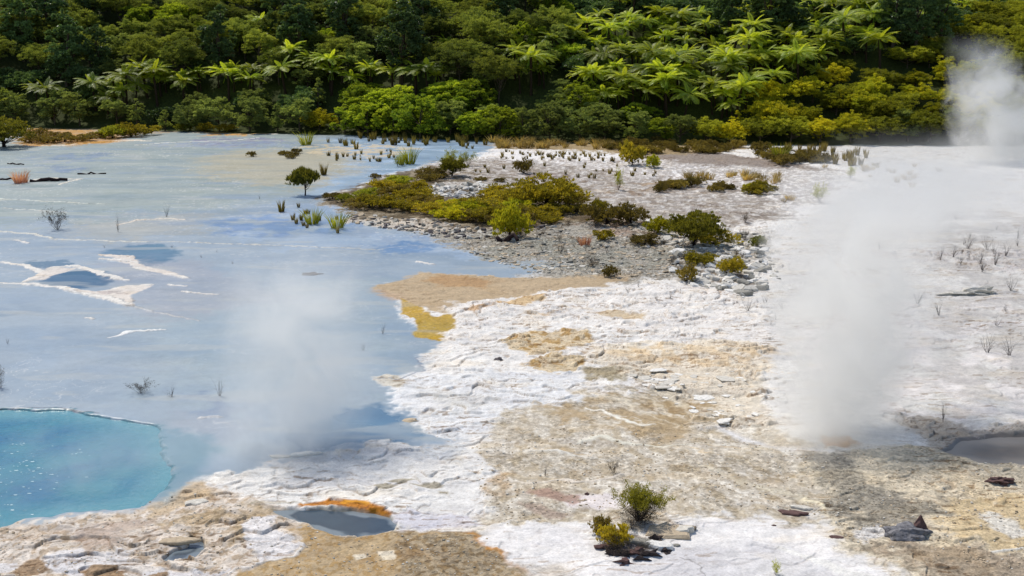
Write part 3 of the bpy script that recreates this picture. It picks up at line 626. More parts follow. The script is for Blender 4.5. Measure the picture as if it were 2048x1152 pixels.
def crown_mesh(name, mat, w_, h_, base, nlobe, nleaf, size, width, rng, lobe=.33, cone=0.0, flat=0.0, jit=.55, up=.25, puffs=16):
    Pa, Da, Ta = [], [], []
    lob = []
    for k in range(nlobe):
        v = sph(1, rng)[0]; rr = rng.uniform(.25, .82) ** .6
        zc = (v[2] * rr * .5 + .5)
        taper = 1 - cone * zc
        if flat: zc = max(zc, rng.uniform(0, .5)) * (1 - flat) + flat * rng.uniform(.4, 1)
        lob.append((np.array([v[0] * rr * w_ * .5 * taper, v[1] * rr * w_ * .5 * taper, base + zc * (h_ - base) * .82]), lobe * w_ * .5 * rng.uniform(.6, 1.25) * taper, rng.uniform(.1, .9)))
    sizes = np.array([l[1] ** 2 for l in lob]); cnt = np.maximum(20, (nleaf * sizes / sizes.sum()).astype(int))
    for (c, r, tn), m in zip(lob, cnt):
        npf = max(6, int(puffs * (r / (lobe * w_ * .5)) ** 1.5)); pd = sph(npf, rng); pd[:, 2] = np.where(pd[:, 2] < -.35, -pd[:, 2], pd[:, 2])
        pc = c + pd * (r * rng.uniform(.55, 1.12, npf))[:, None] * np.array([1, 1, .85]); pr = r * rng.uniform(.20, .42, npf); pt = rng.uniform(-.28, .28, npf)
        wh = rng.integers(0, npf, m); d = sph(m, rng); d[:, 2] = np.where(d[:, 2] < -.3, -d[:, 2] * .7, d[:, 2])
        p = pc[wh] + d * (pr[wh] * rng.random(m) ** .45)[:, None] * np.array([1, 1, .7])
        dd = d * .6 + pd[wh] * .6
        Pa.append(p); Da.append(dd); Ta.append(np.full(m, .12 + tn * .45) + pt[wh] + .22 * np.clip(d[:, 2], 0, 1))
    P = np.concatenate(Pa); P[:, 2] = np.maximum(P[:, 2], .03)
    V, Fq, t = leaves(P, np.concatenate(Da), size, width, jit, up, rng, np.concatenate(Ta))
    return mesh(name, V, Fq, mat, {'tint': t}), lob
def trunk_mesh(name, mat, lob, h_, r0, rng, stems=1):
    paths = []
    for s in range(stems):
        a = rng.uniform(0, 6.28); off = Vector((math.cos(a), math.sin(a), 0)) * (0 if stems == 1 else r0 * 2.5)
        top = Vector((rng.normal(0, .06) * h_, rng.normal(0, .06) * h_, h_ * .62))
        pts = [off * (1 - t) + top * t + Vector((rng.normal(0, .02), rng.normal(0, .02), 0)) * h_ * t + Vector((0, 0, -.15 * (1 - t))) for t in (0, .33, .66, 1)]
        paths.append((pts, [r0, r0 * .8, r0 * .6, r0 * .35]))
        for (c, r, _) in lob[s::stems][:9]:
            c = Vector(c); k = min(1, max(.15, (c.z * .55) / h_ / .62)); st = pts[0].lerp(pts[-1], k)
            mid = st.lerp(c, .5) + Vector((0, 0, -.05 * h_))
            paths.append(([st, mid, c], [r0 * .4, r0 * .25, r0 * .1]))
    V, Fq = tubes(paths); return mesh(name, V, Fq, mat, smooth=True)

PROTO = {}
def proto_tree(key, name, leafm, barkm, nvar, **k):
    out = []
    for v in range(nvar):
        rng = np.random.default_rng(hash_(key) + v)
        stems = k.get('stems', 1); r0 = k.get('r0', .1)
        kk = {a: b for a, b in k.items() if a not in ('stems', 'r0')}
        cm, lob = crown_mesh(name + '_crown', M[leafm], rng=rng, **kk)
        out.append((name, cm, trunk_mesh(name + '_trunk', M[barkm], lob, k['h_'], r0, rng, stems)))
    PROTO[key] = out
def hash_(s): return sum(ord(c) * (i + 3) for i, c in enumerate(s))
proto_tree('kanuka', 'kanuka_tree', 'kanuka', 'bark', 4, w_=4.6, h_=4.8, base=1.0, nlobe=22, nleaf=25500, size=0.117, width=.45, lobe=.36, flat=.35, up=.5)
proto_tree('green', 'broadleaf_shrub', 'green', 'bark', 4, w_=4.4, h_=3.7, base=.2, nlobe=26, nleaf=23800, size=0.133, width=.55, lobe=.33, up=.2)
proto_tree('grey', 'scrub_tree', 'grey', 'bark', 4, w_=3.8, h_=3.9, base=.25, nlobe=24, nleaf=23800, size=0.109, width=.45, lobe=.33, up=.3)
proto_tree('olive', 'manuka_shrub', 'olive', 'bark', 4, w_=4.6, h_=2.9, base=.15, nlobe=30, nleaf=23800, size=0.109, width=.5, lobe=.30, up=.4, flat=.2)
proto_tree('yellow', 'yellow_manuka_shrub', 'yellow', 'bark', 4, w_=4.2, h_=2.6, base=.1, nlobe=30, nleaf=23800, size=0.109, width=.5, lobe=.30, up=.4, flat=.2)
proto_tree('dark', 'tall_forest_tree', 'dark', 'bark', 3, w_=4.6, h_=9.5, base=.6, nlobe=46, nleaf=32300, size=0.187, width=.65, lobe=.30, cone=.35, up=-.2, r0=.22)
proto_tree('cone', 'conical_shrub', 'grey', 'bark', 3, w_=2.4, h_=3.8, base=.15, nlobe=26, nleaf=15300, size=0.117, width=.4, lobe=.36, cone=.7, up=.6)
proto_tree('midgreen', 'green_shrub', 'green', 'bark', 3, w_=3.2, h_=2.4, base=.05, nlobe=20, nleaf=15300, size=0.125, width=.5, lobe=.36, up=.3)
proto_tree('under', 'undergrowth_shrub', 'dark', 'bark', 3, w_=3.6, h_=2.1, base=.05, nlobe=22, nleaf=15300, size=0.140, width=.55, lobe=.36, up=.1)

def fern_meshes(v):
    rng = np.random.default_rng(900 + v); ht = 2.3 + .4 * v
    Vs, Ts = [], []
    nf = 17 + v * 2
    for k in range(nf + 2):
        young = k >= nf
        a = 2 * math.pi * (k * .381966 * 1.0) + rng.normal(0, .12); L = rng.uniform(1.9, 2.5) * (.7 if young else 1)
        el = math.radians(rng.uniform(62, 78) if young else rng.uniform(12, 46)); droop = rng.uniform(.6, 1.05) * (.8 if young else 1)
        tn = rng.uniform(.1, .9)
        out = np.array([math.cos(a), math.sin(a), 0]); n = 19; p = np.array([0, 0, ht]) + out * .08
        side = np.array([-math.sin(a), math.cos(a), 0]); step = L / n; prev = p
        for i in range(1, n + 1):
            e = el - droop * (i / n) ** 1.3 * 1.35; dr = out * math.cos(e) + np.array([0, 0, math.sin(e)])
            p = prev + dr * step; f = i / n
            pl = .50 * (math.sin(math.pi * min(1, f * .93 + .10)) ** .6) * (1 if f > .12 else 0) * L / 2.2
            nrm = np.cross(side, dr)
            if pl > .02:
                for sg in (-1, 1):
                    tip = p + side * sg * pl * .92 + dr * pl * .42 - np.array([0, 0, 1]) * pl * rng.uniform(.15, .35)
                    w2 = dr * .062
                    m_ = (p + tip) * .5 + nrm * .01
                    Vs.append([p, m_ + w2, tip, m_ - w2]); Ts.append(tn)
            w3 = side * .018
            Vs.append([prev - w3, prev + w3, p + w3, p - w3]); Ts.append(.2)
            prev = p
    # dead skirt
    for k in range(9):
        a = rng.uniform(0, 6.28); out = np.array([math.cos(a), math.sin(a), 0]); p = np.array([0, 0, ht - .05]) + out * .12; q_ = p + out * .35 - np.array([0, 0, rng.uniform(.5, 1.0)]); s_ = np.array([-math.sin(a), math.cos(a), 0]) * .07
        Vs.append([p - s_ * .3, p + s_ * .3, q_ + s_, q_ - s_]); Ts.append(0)
    V = np.array(Vs).reshape(-1, 3); Fq = np.arange(len(V)).reshape(-1, 4)
    cm = mesh('tree_fern_crown', V, Fq, M['fern'], {'tint': np.repeat(Ts, 4)})
    pts = [Vector((math.sin(t * 2) * .06, 0, t * (ht + .05) - .3 * (1 - t))) for t in (0, .25, .5, .75, 1)]
    tv, tf = tubes([(pts, [.17, .12, .11, .12, .15])], 8)
    return ('tree_fern', cm, mesh('tree_fern_trunk', tv, tf, M['fibre'], smooth=True))
PROTO['fern'] = [fern_meshes(v) for v in range(4)]

def plant(key, loc, scale=1.0, rz=None, sz=None, v=None, label=None, group=None, cat='tree', name=None):
    nm, cm, tm = PROTO[key][R.randrange(len(PROTO[key])) if v is None else v]
    r = empty(name or nm); c = link('crown', cm, r); t = link('trunk', tm, r)
    r.location = loc; r.rotation_euler = (0, 0, R.uniform(0, 6.28) if rz is None else rz)
    r.scale = (scale, scale, scale * (sz or 1)); tag(r, label, cat, group)
    PLANTS.append((r, label)); return r
PLANTS = []

# ------------------------------------------------------------------ forest on the slope
def inpoly(px, py, P):
    ins = False
    for i in range(len(P)):
        a, b = P[i], P[(i + 1) % len(P)]
        if (a[1] > py) != (b[1] > py) and px < (b[0] - a[0]) * (py - a[1]) / (b[1] - a[1]) + a[0]: ins = not ins
    return ins
FERNZ = [(1120, 165), (1150, 60), (1180, -40), (1290, -60), (1800, -60), (1785, 40), (1760, 92), (1690, 115), (1600, 165), (1530, 185), (1490, 205), (1320, 212), (1180, 200)]
GREENZ = [(690, 300), (690, 170), (800, 145), (900, 165), (905, 300)]
def kind_at(px, py):
    if inpoly(px, py, FERNZ): return 'under' if py < 40 else R.choice(['under', 'midgreen', 'midgreen'])
    if px > 1440 and py > 205 - (px - 1440) * .33 - 5:
        return 'yellow' if R.random() < .45 + (.25 if 120 < py < 240 else 0) - (.3 if px > 1950 else 0) else 'olive'
    if inpoly(px, py, GREENZ): return 'green'
    if 905 <= px <= 1460 and py > 150: return R.choice(['grey', 'grey', 'green', 'kanuka'])
    if py > 165: return R.choice(['grey', 'grey', 'grey', 'cone', 'green', 'under'] if px < 690 else ['green', 'olive'])
    if py > 105 and px < 1120: return R.choice(['grey', 'kanuka', 'under', 'grey'] if px > 300 else ['kanuka', 'grey', 'under'])
    if px < 250: return R.choice(['kanuka', 'dark', 'grey'])
    if px < 1140: return R.choice(['kanuka', 'kanuka', 'kanuka', 'grey', 'green'])
    return 'under'
KDESC = {'kanuka': ('brown-olive kanuka tree', 'tree'), 'green': ('bright green rounded shrub', 'shrub'), 'grey': ('grey-green bushy scrub tree', 'tree'), 'olive': ('olive spreading manuka shrub', 'shrub'),
         'yellow': ('yellow-olive manuka shrub', 'shrub'), 'dark': ('dark tall leafy tree', 'tree'), 'cone': ('pointed feathery green shrub', 'shrub'), 'under': ('low dark undergrowth shrub', 'shrub'), 'midgreen': ('mid green shrub between the ferns', 'shrub'), 'fern': ('bright green tree fern', 'tree fern')}
def where(px, py):
    if px < -10 or px > 2058: return 'beyond the edge of the picture'
    h = 'above the ochre bank' if px < 300 else 'behind the far blue-grey flat' if px < 700 else 'behind the reedy shallows' if px < 980 else 'behind the brown grass bank' if px < 1300 else 'above the mauve sand' if px < 1500 else 'behind the far white flat' if px < 1880 else 'by the far steam plume'
    v = 'in the front row' if py > 205 else 'in the second tier' if py > 150 else 'halfway up the slope' if py > 75 else 'high on the slope'
    return v + ' ' + h
REG = []                                 # (object, base label, px) -> final labels later
def reg(o, base, cat, group, px): tag(o, base, cat, group); REG.append((o, base, px))
HALF = {'kanuka': 3.2, 'green': 2.2, 'grey': 2.3, 'olive': 1.8, 'yellow': 1.6, 'dark': 5.5, 'cone': 2.0, 'under': 1.1, 'midgreen': 1.4, 'fern': 2.5}
GRP = {k: v[0] + 's on the slope' for k, v in KDESC.items()}
def put_tree(key, p, px, py, s=1.0, sz=1.0):
    d, cat = KDESC[key]
    tilt_ = .16 if key == 'fern' else .04
    o = plant(key, (p.x, p.y, p.z - .05), s, sz=sz)
    o.rotation_euler.x = R.uniform(-tilt_, tilt_); o.rotation_euler.y = R.uniform(-tilt_, tilt_)
    reg(o, d + ' ' + where(px, py), cat, GRP[key], px); return o
fern_px = [(1205, 30), (1240, 6), (1232, 52), (1168, 74), (1195, 95), (1246, 88), (1188, 150), (1158, 146), (1300, 120), (1268, 108), (1352, 112), (1336, 134), (1298, 152), (1250, 166), (1212, 180), (1290, 178), (1335, 182),
           (1440, 110), (1402, 118), (1385, 58), (1470, 78), (1490, 36), (1545, 48), (1605, 44), (1660, 70), (1530, 88), (1500, 98), (1562, 98), (1595, 92), (1642, 104), (1612, 112), (1500, 138), (1450, 148), (1552, 126), (1588, 134),
           (1492, 172), (1630, 10), (1672, 18), (1702, 8), (1742, 44), (1718, 24), (1735, 82), (1575, 68), (1862, 30), (1950, 8), (1445, 190), (1472, 196), (1380, 150), (1400, 30), (1340, 60), (1320, 20),
           (70, 178), (188, 176), (250, 162), (292, 150), (330, 150), (400, 148), (436, 146), (482, 136), (590, 116), (622, 126), (660, 132), (745, 140), (784, 144), (832, 144), (880, 136), (886, 86), (1030, 116), (1062, 136), (1040, 146), (520, 56), (920, 24), (30, 195), (215, 196), (1100, 92)]
fern_px += [(1220, 68), (1262, 30), (1330, 90), (1370, 92), (1420, 90), (1425, 130), (1520, 60), (1580, 30), (1630, 60), (1690, 55), (1660, 90), (1520, 112), (1480, 120), (1275, 145), (1320, 155), (1240, 190), (1355, 170), (1405, 160), (1540, 150), (1210, 150), (1180, 110), (1610, 130),
            (268, 172), (312, 162), (365, 158), (455, 150), (505, 148), (570, 138), (640, 118), (700, 150), (805, 135), (855, 150), (1010, 130), (1080, 120)]
RF = random.Random(4)
fern_px += [(x_ + RF.choice([-1, 1]) * RF.uniform(22, 46), y_ + RF.uniform(-16, 22)) for x_, y_ in list(fern_px) if x_ > 1130 and y_ > 5]
fern_px += [(x_ + RF.uniform(24, 44), y_ + RF.uniform(-10, 14)) for x_, y_ in fern_px if x_ < 1100 and RF.random() < .5]
fw = []
for (px, py) in fern_px:
    s = R.choice([.58, .66, .72, .78, .86, .95])
    p = hit(px, py, 2.5 * s)
    if p is None: continue
    fw.append((p.x, p.y)); put_tree('fern', p, px, py, s)
dark_px = [(125, 70, 1.0), (195, 80, .75), (435, 60, .9), (590, 30, 1.0), (800, 45, 1.15), (690, 10, 1.0), (850, 0, .9), (560, 5, 1.0), (40, 25, 1.0), (1470, 0, .9), (1540, -5, 1.0), (1590, 0, .9), (1790, 10, .9), (1840, 0, 1.0), (1890, -10, 1), (1010, -10, 1.0)]
for (px, py, s) in dark_px:
    p = hit(px, py, 5.0 * s)
    if p: fw.append((p.x, p.y)); put_tree('dark', p, px, py, s)
# front row, set by hand: pixel of the foot, kind, scale
front = [(110, 250, 'grey', 1.0), (160, 252, 'grey', .95), (30, 246, 'grey', 1.0), (-30, 246, 'kanuka', 1), (275, 256, 'cone', 1.0), (330, 262, 'cone', .7), (235, 250, 'grey', .8), (380, 262, 'grey', .8), (440, 263, 'grey', 1.05), (500, 264, 'grey', 1.0), (555, 264, 'cone', .9), (600, 264, 'grey', .9),
         (640, 262, 'yellow', .8), (690, 268, 'green', .75), (735, 270, 'green', .9), (785, 272, 'green', .8), (840, 276, 'green', 1.1), (900, 270, 'grey', .95), (950, 277, 'green', .75), (1000, 279, 'green', .85), (1050, 280, 'grey', .85), (1100, 281, 'grey', 1.0), (1160, 282, 'grey', .9), (1210, 283, 'grey', .9),
         (1270, 284, 'grey', .8), (1320, 285, 'green', .6), (1360, 285, 'grey', .8), (1410, 286, 'olive', .8), (1460, 286, 'yellow', .75), (1520, 285, 'olive', .8), (1580, 285, 'olive', .9), (1640, 285, 'yellow', .85), (1700, 284, 'yellow', 1.0), (1760, 284, 'olive', .9), (1815, 284, 'grey', .8), (1860, 284, 'olive', 1.0), (1910, 284, 'grey', .8), (1970, 284, 'olive', 1.0), (2030, 284, 'grey', .9), (2090, 284, 'olive', 1.0)]
for (px, py, k, s) in front:
    p = hit(px, py); fw.append((p.x, p.y)); put_tree(k, p, px, py - 24, s)
for iy in range(19):
    yy = 95 + iy * 2.3
    x = -.53 * yy
    while x < .53 * yy:
        xx = x + R.uniform(-.9, .9); y2 = yy + R.uniform(-1.1, 1.1); x += 2.8
        if y2 < foot(xx, y2) + 2.6: continue
        zz = gz(xx, y2)
        px, py = proj(xx, y2, zz + 2.0)
        k = kind_at(px, py); px, py = proj(xx, y2, zz + HALF[k]); k = kind_at(px, py)
        if py < -150: continue
        near = min((xx - a) ** 2 + (y2 - b) ** 2 for a, b in fw)
        if near < (1.0 if k == 'under' else 1.7): continue
        if k == 'dark' and R.random() < .6: k = 'kanuka'
        fw.append((xx, y2)); put_tree(k, Vector((xx, y2, zz)), px, py, R.uniform(.75, 1.1), R.uniform(.85, 1.1))

# ------------------------------------------------------------------ low plants on the flat
def twig_paths(rng, h_, n, spread, r0, depth=2):
    paths, tips = [], []
    def grow(p, d, L, r, lev):
        pts = [p]; rad = [r]; q_ = p; dd = d.copy()
        for i in range(4):
            dd = (dd + Vector(rng.normal(0, .13, 3)) + Vector((0, 0, .06))).normalized(); q_ = q_ + dd * (L / 4); pts.append(q_); rad.append(r * (1 - .2 * (i + 1)))
        paths.append((pts, rad)); tips.append((pts[-1], dd, lev)); tips.append((pts[3], dd, lev))
        if lev:
            for i in (1, 2, 3, 4, 4):
                k = Vector(rng.normal(0, .75, 3)); grow(pts[i], (dd + k * .8).normalized(), L * rng.uniform(.35, .6), rad[i] * .6, lev - 1)
    for s in range(n):
        a = rng.uniform(0, 6.28); e = rng.uniform(.1, 1) * spread
        d = Vector((math.cos(a) * e, math.sin(a) * e, 1)).normalized()
        grow(Vector((math.cos(a) * .02 * h_, math.sin(a) * .02 * h_, -.03)), d, h_ * rng.uniform(.6, .95), r0, depth)
    return paths, tips
def shrub_proto(name, leafm, twigm, h_, nst, spread, r0, nl, ls, lw, depth=2, seed=1, low=.35, zf=0.0):
    """stems that carry leaves at their tips; nl = leaves per tip"""
    rng = np.random.default_rng(seed); paths, tips = twig_paths(rng, h_, nst, spread, r0, depth)
    V, Fq = tubes(paths, 3 if depth > 1 else 4); tm = mesh(name + '_stems', V, Fq, M[twigm])
    cm = None
    if nl:
        tp = [t for t in tips if t[0].z > h_ * low]
        P = np.repeat(np.array([tuple(t[0]) for t in tp]), nl, 0) + rng.normal(0, h_ * .045, (len(tp) * nl, 3)); D = np.repeat(np.array([tuple(t[1]) for t in tp]), nl, 0)
        P[:, 2] = np.maximum(P[:, 2], .01)
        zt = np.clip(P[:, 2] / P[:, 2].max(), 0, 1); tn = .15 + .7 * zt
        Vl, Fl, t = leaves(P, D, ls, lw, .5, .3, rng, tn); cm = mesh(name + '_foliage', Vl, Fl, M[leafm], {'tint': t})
    return (name, cm, tm)
def blade_proto(name, mat, n, h_, rad, wd, seed, lean=.35):
    rng = np.random.default_rng(seed); Vs = []; Fq = []; T = []
    for k in range(n):
        a = rng.uniform(0, 6.28); r = rad * math.sqrt(rng.random()); b = np.array([math.cos(a) * r, math.sin(a) * r, -.02])
        d = np.array([math.cos(a) * lean * rng.random(), math.sin(a) * lean * rng.random(), 1.0]); L = h_ * rng.uniform(.45, 1); s = np.array([-math.sin(a + 1), math.cos(a + 1), 0]) * wd
        m_ = b + d * L * .55; t = b + d * L * .95 + np.array([d[0], d[1], -.1]) * L * .35
        i = len(Vs); Vs += [b - s, b + s, m_ + s * .8, m_ - s * .8, t]; Fq.append((i, i + 1, i + 2, i + 3)); Fq.append((i + 3, i + 2, i + 4, i + 4)); T += [rng.random()] * 5
    F4 = np.array([f for f in Fq if f[2] != f[3]]); F3 = np.array([f[:3] for f in Fq if f[2] == f[3]])
    return (name, mesh(name, np.array(Vs), [F4, F3], M[mat], {'tint': np.array(T)}), None)
PROTO['lowshrub'] = []
for v in range(5):                       # ground-hugging manuka clumps, about 1.6 m wide and 0.55 m high
    rng = np.random.default_rng(300 + v)
    cm, lob = crown_mesh('low_shrub_foliage', M[('ochre', 'yellow', 'ochre', 'ochre', 'olive')[v]], 1.7, .62, .02, 26, 5200, .085, .4, rng, lobe=.30, up=.8, jit=.7)
    PROTO['lowshrub'].append(('low_manuka_shrub', cm, trunk_mesh('low_shrub_stems', M['dtwig'], lob, .5, .02, rng, 4)))
PROTO['rustshrub'] = []
for v in range(3):
    rng = np.random.default_rng(320 + v)
    cm, lob = crown_mesh('rust_shrub_foliage', M['rust'], 1.4, .45, .02, 20, 3600, .075, .35, rng, lobe=.3, up=.9, jit=.8)
    PROTO['rustshrub'].append(('rusty_shrub', cm, trunk_mesh('rust_shrub_stems', M['dtwig'], lob, .4, .02, rng, 4)))
PROTO['moundshrub'] = []
for v in range(2):
    rng = np.random.default_rng(340 + v)
    cm, lob = crown_mesh('mound_shrub_foliage', M['ochre' if v == 0 else 'mix'], 2.6, 1.25, .04, 40, 12000, .10, .42, rng, lobe=.30, up=.8, jit=.6, flat=.25)
    PROTO['moundshrub'].append(('mound_shrub', cm, trunk_mesh('mound_shrub_stems', M['dtwig'], lob, 1.1, .035, rng, 5)))
PROTO['twig'] = [shrub_proto('twiggy_shrub', None, 'twig', 1.0, 7, .8, .012, 0, 0, 0, 2, 400 + v) for v in range(4)]
PROTO['twigleaf'] = [shrub_proto('sparse_shrub', 'olive', 'dtwig', 1.0, 8, .75, .014, 4, .07, .4, 2, 420 + v) for v in range(3)]
PROTO['deadbush'] = [shrub_proto('dry_shrub', 'dead', 'dtwig', 1.0, 9, 1.1, .014, 3, .06, .4, 2, 430 + v) for v in range(3)]
PROTO['tuft'] = [blade_proto('grass_tuft', 'straw', 70, .5, .16, .012, 440 + v, .8) for v in range(3)]
PROTO['reed'] = [blade_proto('reed_clump', 'rust', 60, .7, .12, .014, 450 + v, .25) for v in range(3)]
PROTO['greenreed'] = [blade_proto('green_reed_clump', 'olive', 80, .8, .2, .016, 460 + v, .7) for v in range(2)]
PROTO['pinktuft'] = [blade_proto('pink_tuft', 'pink', 150, .8, .28, .014, 470, .6)]

def low(key, px, py, h_, label, cat, group=None, v=None, width=None, name=None, base_h=None, ordinal=False):
    """place a low plant with its foot at a pixel; h_ = its height in metres"""
    p = hit(px, py)
    if p is None: return None
    nm, cm, tm = PROTO[key][R.randrange(len(PROTO[key])) if v is None else v]
    ref = {'lowshrub': .62, 'rustshrub': .5, 'moundshrub': 1.25, 'twig': 1.1, 'twigleaf': 1.1, 'deadbush': 1.1, 'tuft': .5, 'reed': .7, 'greenreed': .8, 'pinktuft': .8}.get(key, 1)
    s = h_ / ref; sx = s * (width or 1)
    if tm is None: r = link(name or nm, cm)
    elif cm is None: r = link(name or nm, tm)
    else: r = empty(name or nm); link('foliage', cm, r); link('stems', tm, r)
    r.location = (p.x, p.y, p.z - .02); r.rotation_euler = (0, 0, R.uniform(0, 6.28)); r.scale = (sx, sx, s)
    tag(r, label, cat, group)
    if ordinal: REG.append((r, label, px))
    return r
# the olive shrub island: (px, py, height)
isl = [(665, 398, .5, 'rustshrub'), (690, 402, .5, 'lowshrub'), (712, 416, .7, 'lowshrub'), (745, 412, .8, 'lowshrub'), (735, 396, .7, 'lowshrub'), (765, 380, .8, 'lowshrub'), (800, 372, .8, 'lowshrub'), (790, 396, 1.0, 'lowshrub'), (825, 402, .9, 'lowshrub'), (780, 416, .8, 'lowshrub'),
       (815, 420, .7, 'lowshrub'), (830, 388, .9, 'lowshrub'), (850, 410, .8, 'lowshrub'), (870, 430, .9, 'lowshrub'), (900, 424, .8, 'lowshrub'), (905, 440, .8, 'lowshrub'), (935, 430, .9, 'lowshrub'), (945, 442, .8, 'lowshrub'), (975, 424, .9, 'lowshrub'), (985, 444, .9, 'lowshrub'),
       (1010, 412, 1.1, 'lowshrub'), (1030, 430, 1.0, 'lowshrub'), (1020, 452, 1.0, 'lowshrub'), (1060, 440, .9, 'lowshrub'), (1085, 438, .8, 'lowshrub'), (1120, 428, .7, 'lowshrub'), (1150, 424, .6, 'rustshrub'), (1140, 410, .9, 'lowshrub'), (1000, 396, .9, 'lowshrub'), (965, 408, .6, 'rustshrub'), (930, 412, .6, 'lowshrub'),
       (860, 362, .7, 'rustshrub'), (880, 356, .7, 'rustshrub'), (850, 350, .6, 'rustshrub'), (960, 362, .4, 'rustshrub'), (1000, 364, .4, 'rustshrub'), (1100, 446, .5, 'lowshrub'), (750, 356, .4, 'rustshrub')]
for i_, (px, py, h_, k) in enumerate(isl):
    h_ *= .74
    if i_ % 5 == 2: k = 'rustshrub'
    n_, d = ('low olive manuka clump', 'in the shrub island mid-picture') if k == 'lowshrub' else ('low rusty brown shrub', 'in the shrub island mid-picture')
    low(k, px, py, h_, n_ + ' ' + d + (', upper part' if py < 400 else ', lower part'), 'shrub', n_ + 's in the island', ordinal=True, width=1.25)
low('moundshrub', 1092, 418, 1.75, 'large domed olive shrub at the right end of the shrub island', 'shrub', width=1.2, v=0)
low('moundshrub', 905, 352, 1.2, 'rounded olive shrub at the upper end of the shrub island', 'shrub', width=.75, v=1)
low('lowshrub', 1020, 474, 1.3, 'upright yellow-green bush on the near edge of the shrub island', 'shrub', width=.55, v=1)
low('moundshrub', 1388, 492, 1.55, 'dark based olive bush standing alone right of the island', 'shrub', width=.8, v=1)
low('lowshrub', 1430, 492, .7, 'olive clump trailing right of the dark based bush', 'shrub', v=0)
low('rustshrub', 1215, 446, 1.0, 'reddish brown shrub just right of the shrub island', 'shrub', v=0)
low('lowshrub', 1190, 438, .9, 'small yellow bush touching the reddish brown shrub', 'shrub', v=3, width=.6)
low('rustshrub', 1262, 446, .9, 'dull purple brown scrub beside the reddish shrub', 'shrub', v=1, width=.8)
low('lowshrub', 1315, 468, .7, 'bright yellow cushion shrub left of the dark based bush', 'shrub', v=1, width=.7)
low('rustshrub', 1290, 490, .5, 'flat rusty shrub below the yellow cushion shrub', 'shrub', v=2, width=1.2)
low('lowshrub', 1208, 481, .45, 'tiny yellow bush on the grey rubble', 'shrub', v=3, width=.8)
low('lowshrub', 1400, 532, .55, 'flat olive mat over pale slabs near the steam', 'shrub', v=2, width=1.0)
low('moundshrub', 1462, 552, .75, 'grey-green bush beside the steam column', 'shrub', v=0, width=.7)
low('rustshrub', 1373, 562, .6, 'brown domed tussock below the olive mat', 'shrub', v=1, width=.55)
low('lowshrub', 1515, 492, .4, 'small olive clump at the left edge of the steam', 'shrub', v=4, width=.8)
low('rustshrub', 1220, 552, .4, 'brown grassy tuft at the edge of the white ground', 'shrub', v=2, width=.7)
low('pinktuft', 1170, 490, .55, 'dusty pink tuft on the grey rubble', 'tuft', v=0)
low('pinktuft', 42, 366, 1.0, 'pinkish red tuft at the far left of the blue-grey flat', 'tuft', v=0, width=1.0)
for px, py, h_, w_ in ((62, 284, .7, 1.6), (95, 286, .6, 1.6), (130, 284, .7, 1.6), (165, 282, .6, 1.6), (200, 276, .6, 1.6), (78, 272, .6, 1.6), (120, 274, .5, 1.6)):
    low('rustshrub', px, py, h_, 'low ochre scrub on the far left bank', 'shrub', 'ochre scrub on the bank', width=w_, ordinal=True)
for px, py, h_ in ((225, 276, 1.0), (262, 274, 1.1), (290, 270, .9)):
    low('lowshrub', px, py, h_, 'green-brown bush at the right end of the ochre bank', 'shrub', 'bushes by the ochre bank', ordinal=True)
low('moundshrub', 8, 294, 2.4, 'dark olive bush at the left edge on the shore', 'shrub', v=1, width=.9)
for px in (370, 410, 450): low('lowshrub', px, 262 + (px - 370) * .02, .7, 'low green scrub at the foot of the far trees', 'shrub', 'green scrub at the tree foot', ordinal=True)
# lone small tree on the flat
def lone_tree():
    rng = np.random.default_rng(55)
    cm, lob = crown_mesh('lone_crown', M['mix'], 1.8, 1.55, .4, 30, 3200, .24, .2, rng, lobe=.30, up=1.3, jit=.4, flat=.1)
    p = hit(610, 391); r = empty('small_tree'); link('crown', cm, r); link('trunk', trunk_mesh('lone_trunk', M['dtwig'], lob, 1.6, .05, rng, 1), r)
    r.location = p; tag(r, 'small round-headed green tree standing alone in the shallow flat', 'tree')
lone_tree()

# foreground bush and neighbours
def fg_bush():
    rng = np.random.default_rng(61); p = hit(1276, 1044)
    paths, tips = twig_paths(rng, .60, 26, 1.25, .008, 2)
    V, Fq = tubes(paths, 3)
    r = empty('foreground_bush'); link('stems', mesh('fg_stems', V, Fq, M['dtwig']), r)
    tp = [t for t in tips if t[0].z > .40]
    n = 12
    P = np.repeat(np.array([tuple(t[0]) for t in tp]), n, 0) + rng.normal(0, .03, (len(tp) * n, 3)); D = np.repeat(np.array([tuple(t[1]) for t in tp]), n, 0)
    V, Fq, t = leaves(P, D, .034, .45, .5, .4, rng); link('foliage', mesh('fg_foliage', V, Fq, M['mix'], {'tint': t}), r)
    tp = [t for t in tips if t[0].z <= .40]
    n = 4; P = np.repeat(np.array([tuple(t[0]) for t in tp]), n, 0) + rng.normal(0, .03, (len(tp) * n, 3)); D = np.repeat(np.array([tuple(t[1]) for t in tp]), n, 0)
    P[:, 2] = np.maximum(P[:, 2], .01)
    V, Fq, t = leaves(P, D, .026, .4, .6, .2, rng); link('dry_foliage', mesh('fg_dry', V, Fq, M['dead'], {'tint': t}), r)
    rp_, _ = twig_paths(rng, .34, 26, 1.6, .006, 2); V, Fq = tubes(rp_, 3); link('dead_twigs', mesh('fg_dead', V, Fq, M['dtwig']), r)
    r.scale = (.92, .92, .88); r.location = p; tag(r, 'green topped bush with dark bare lower twigs in the foreground', 'bush')
fg_bush()
low('lowshrub', 1226, 1092, .42, 'rusty olive sprawling bush below the green topped foreground bush', 'bush', v=0, width=.50)
low('rustshrub', 1198, 1068, .34, 'small dark rusty sprig left of the foreground bushes', 'bush', v=1, width=.5)
low('deadbush', 1235, 1108, .26, 'dark dead scrub under the rusty foreground bush', 'dead shrub', v=1, width=1.7)
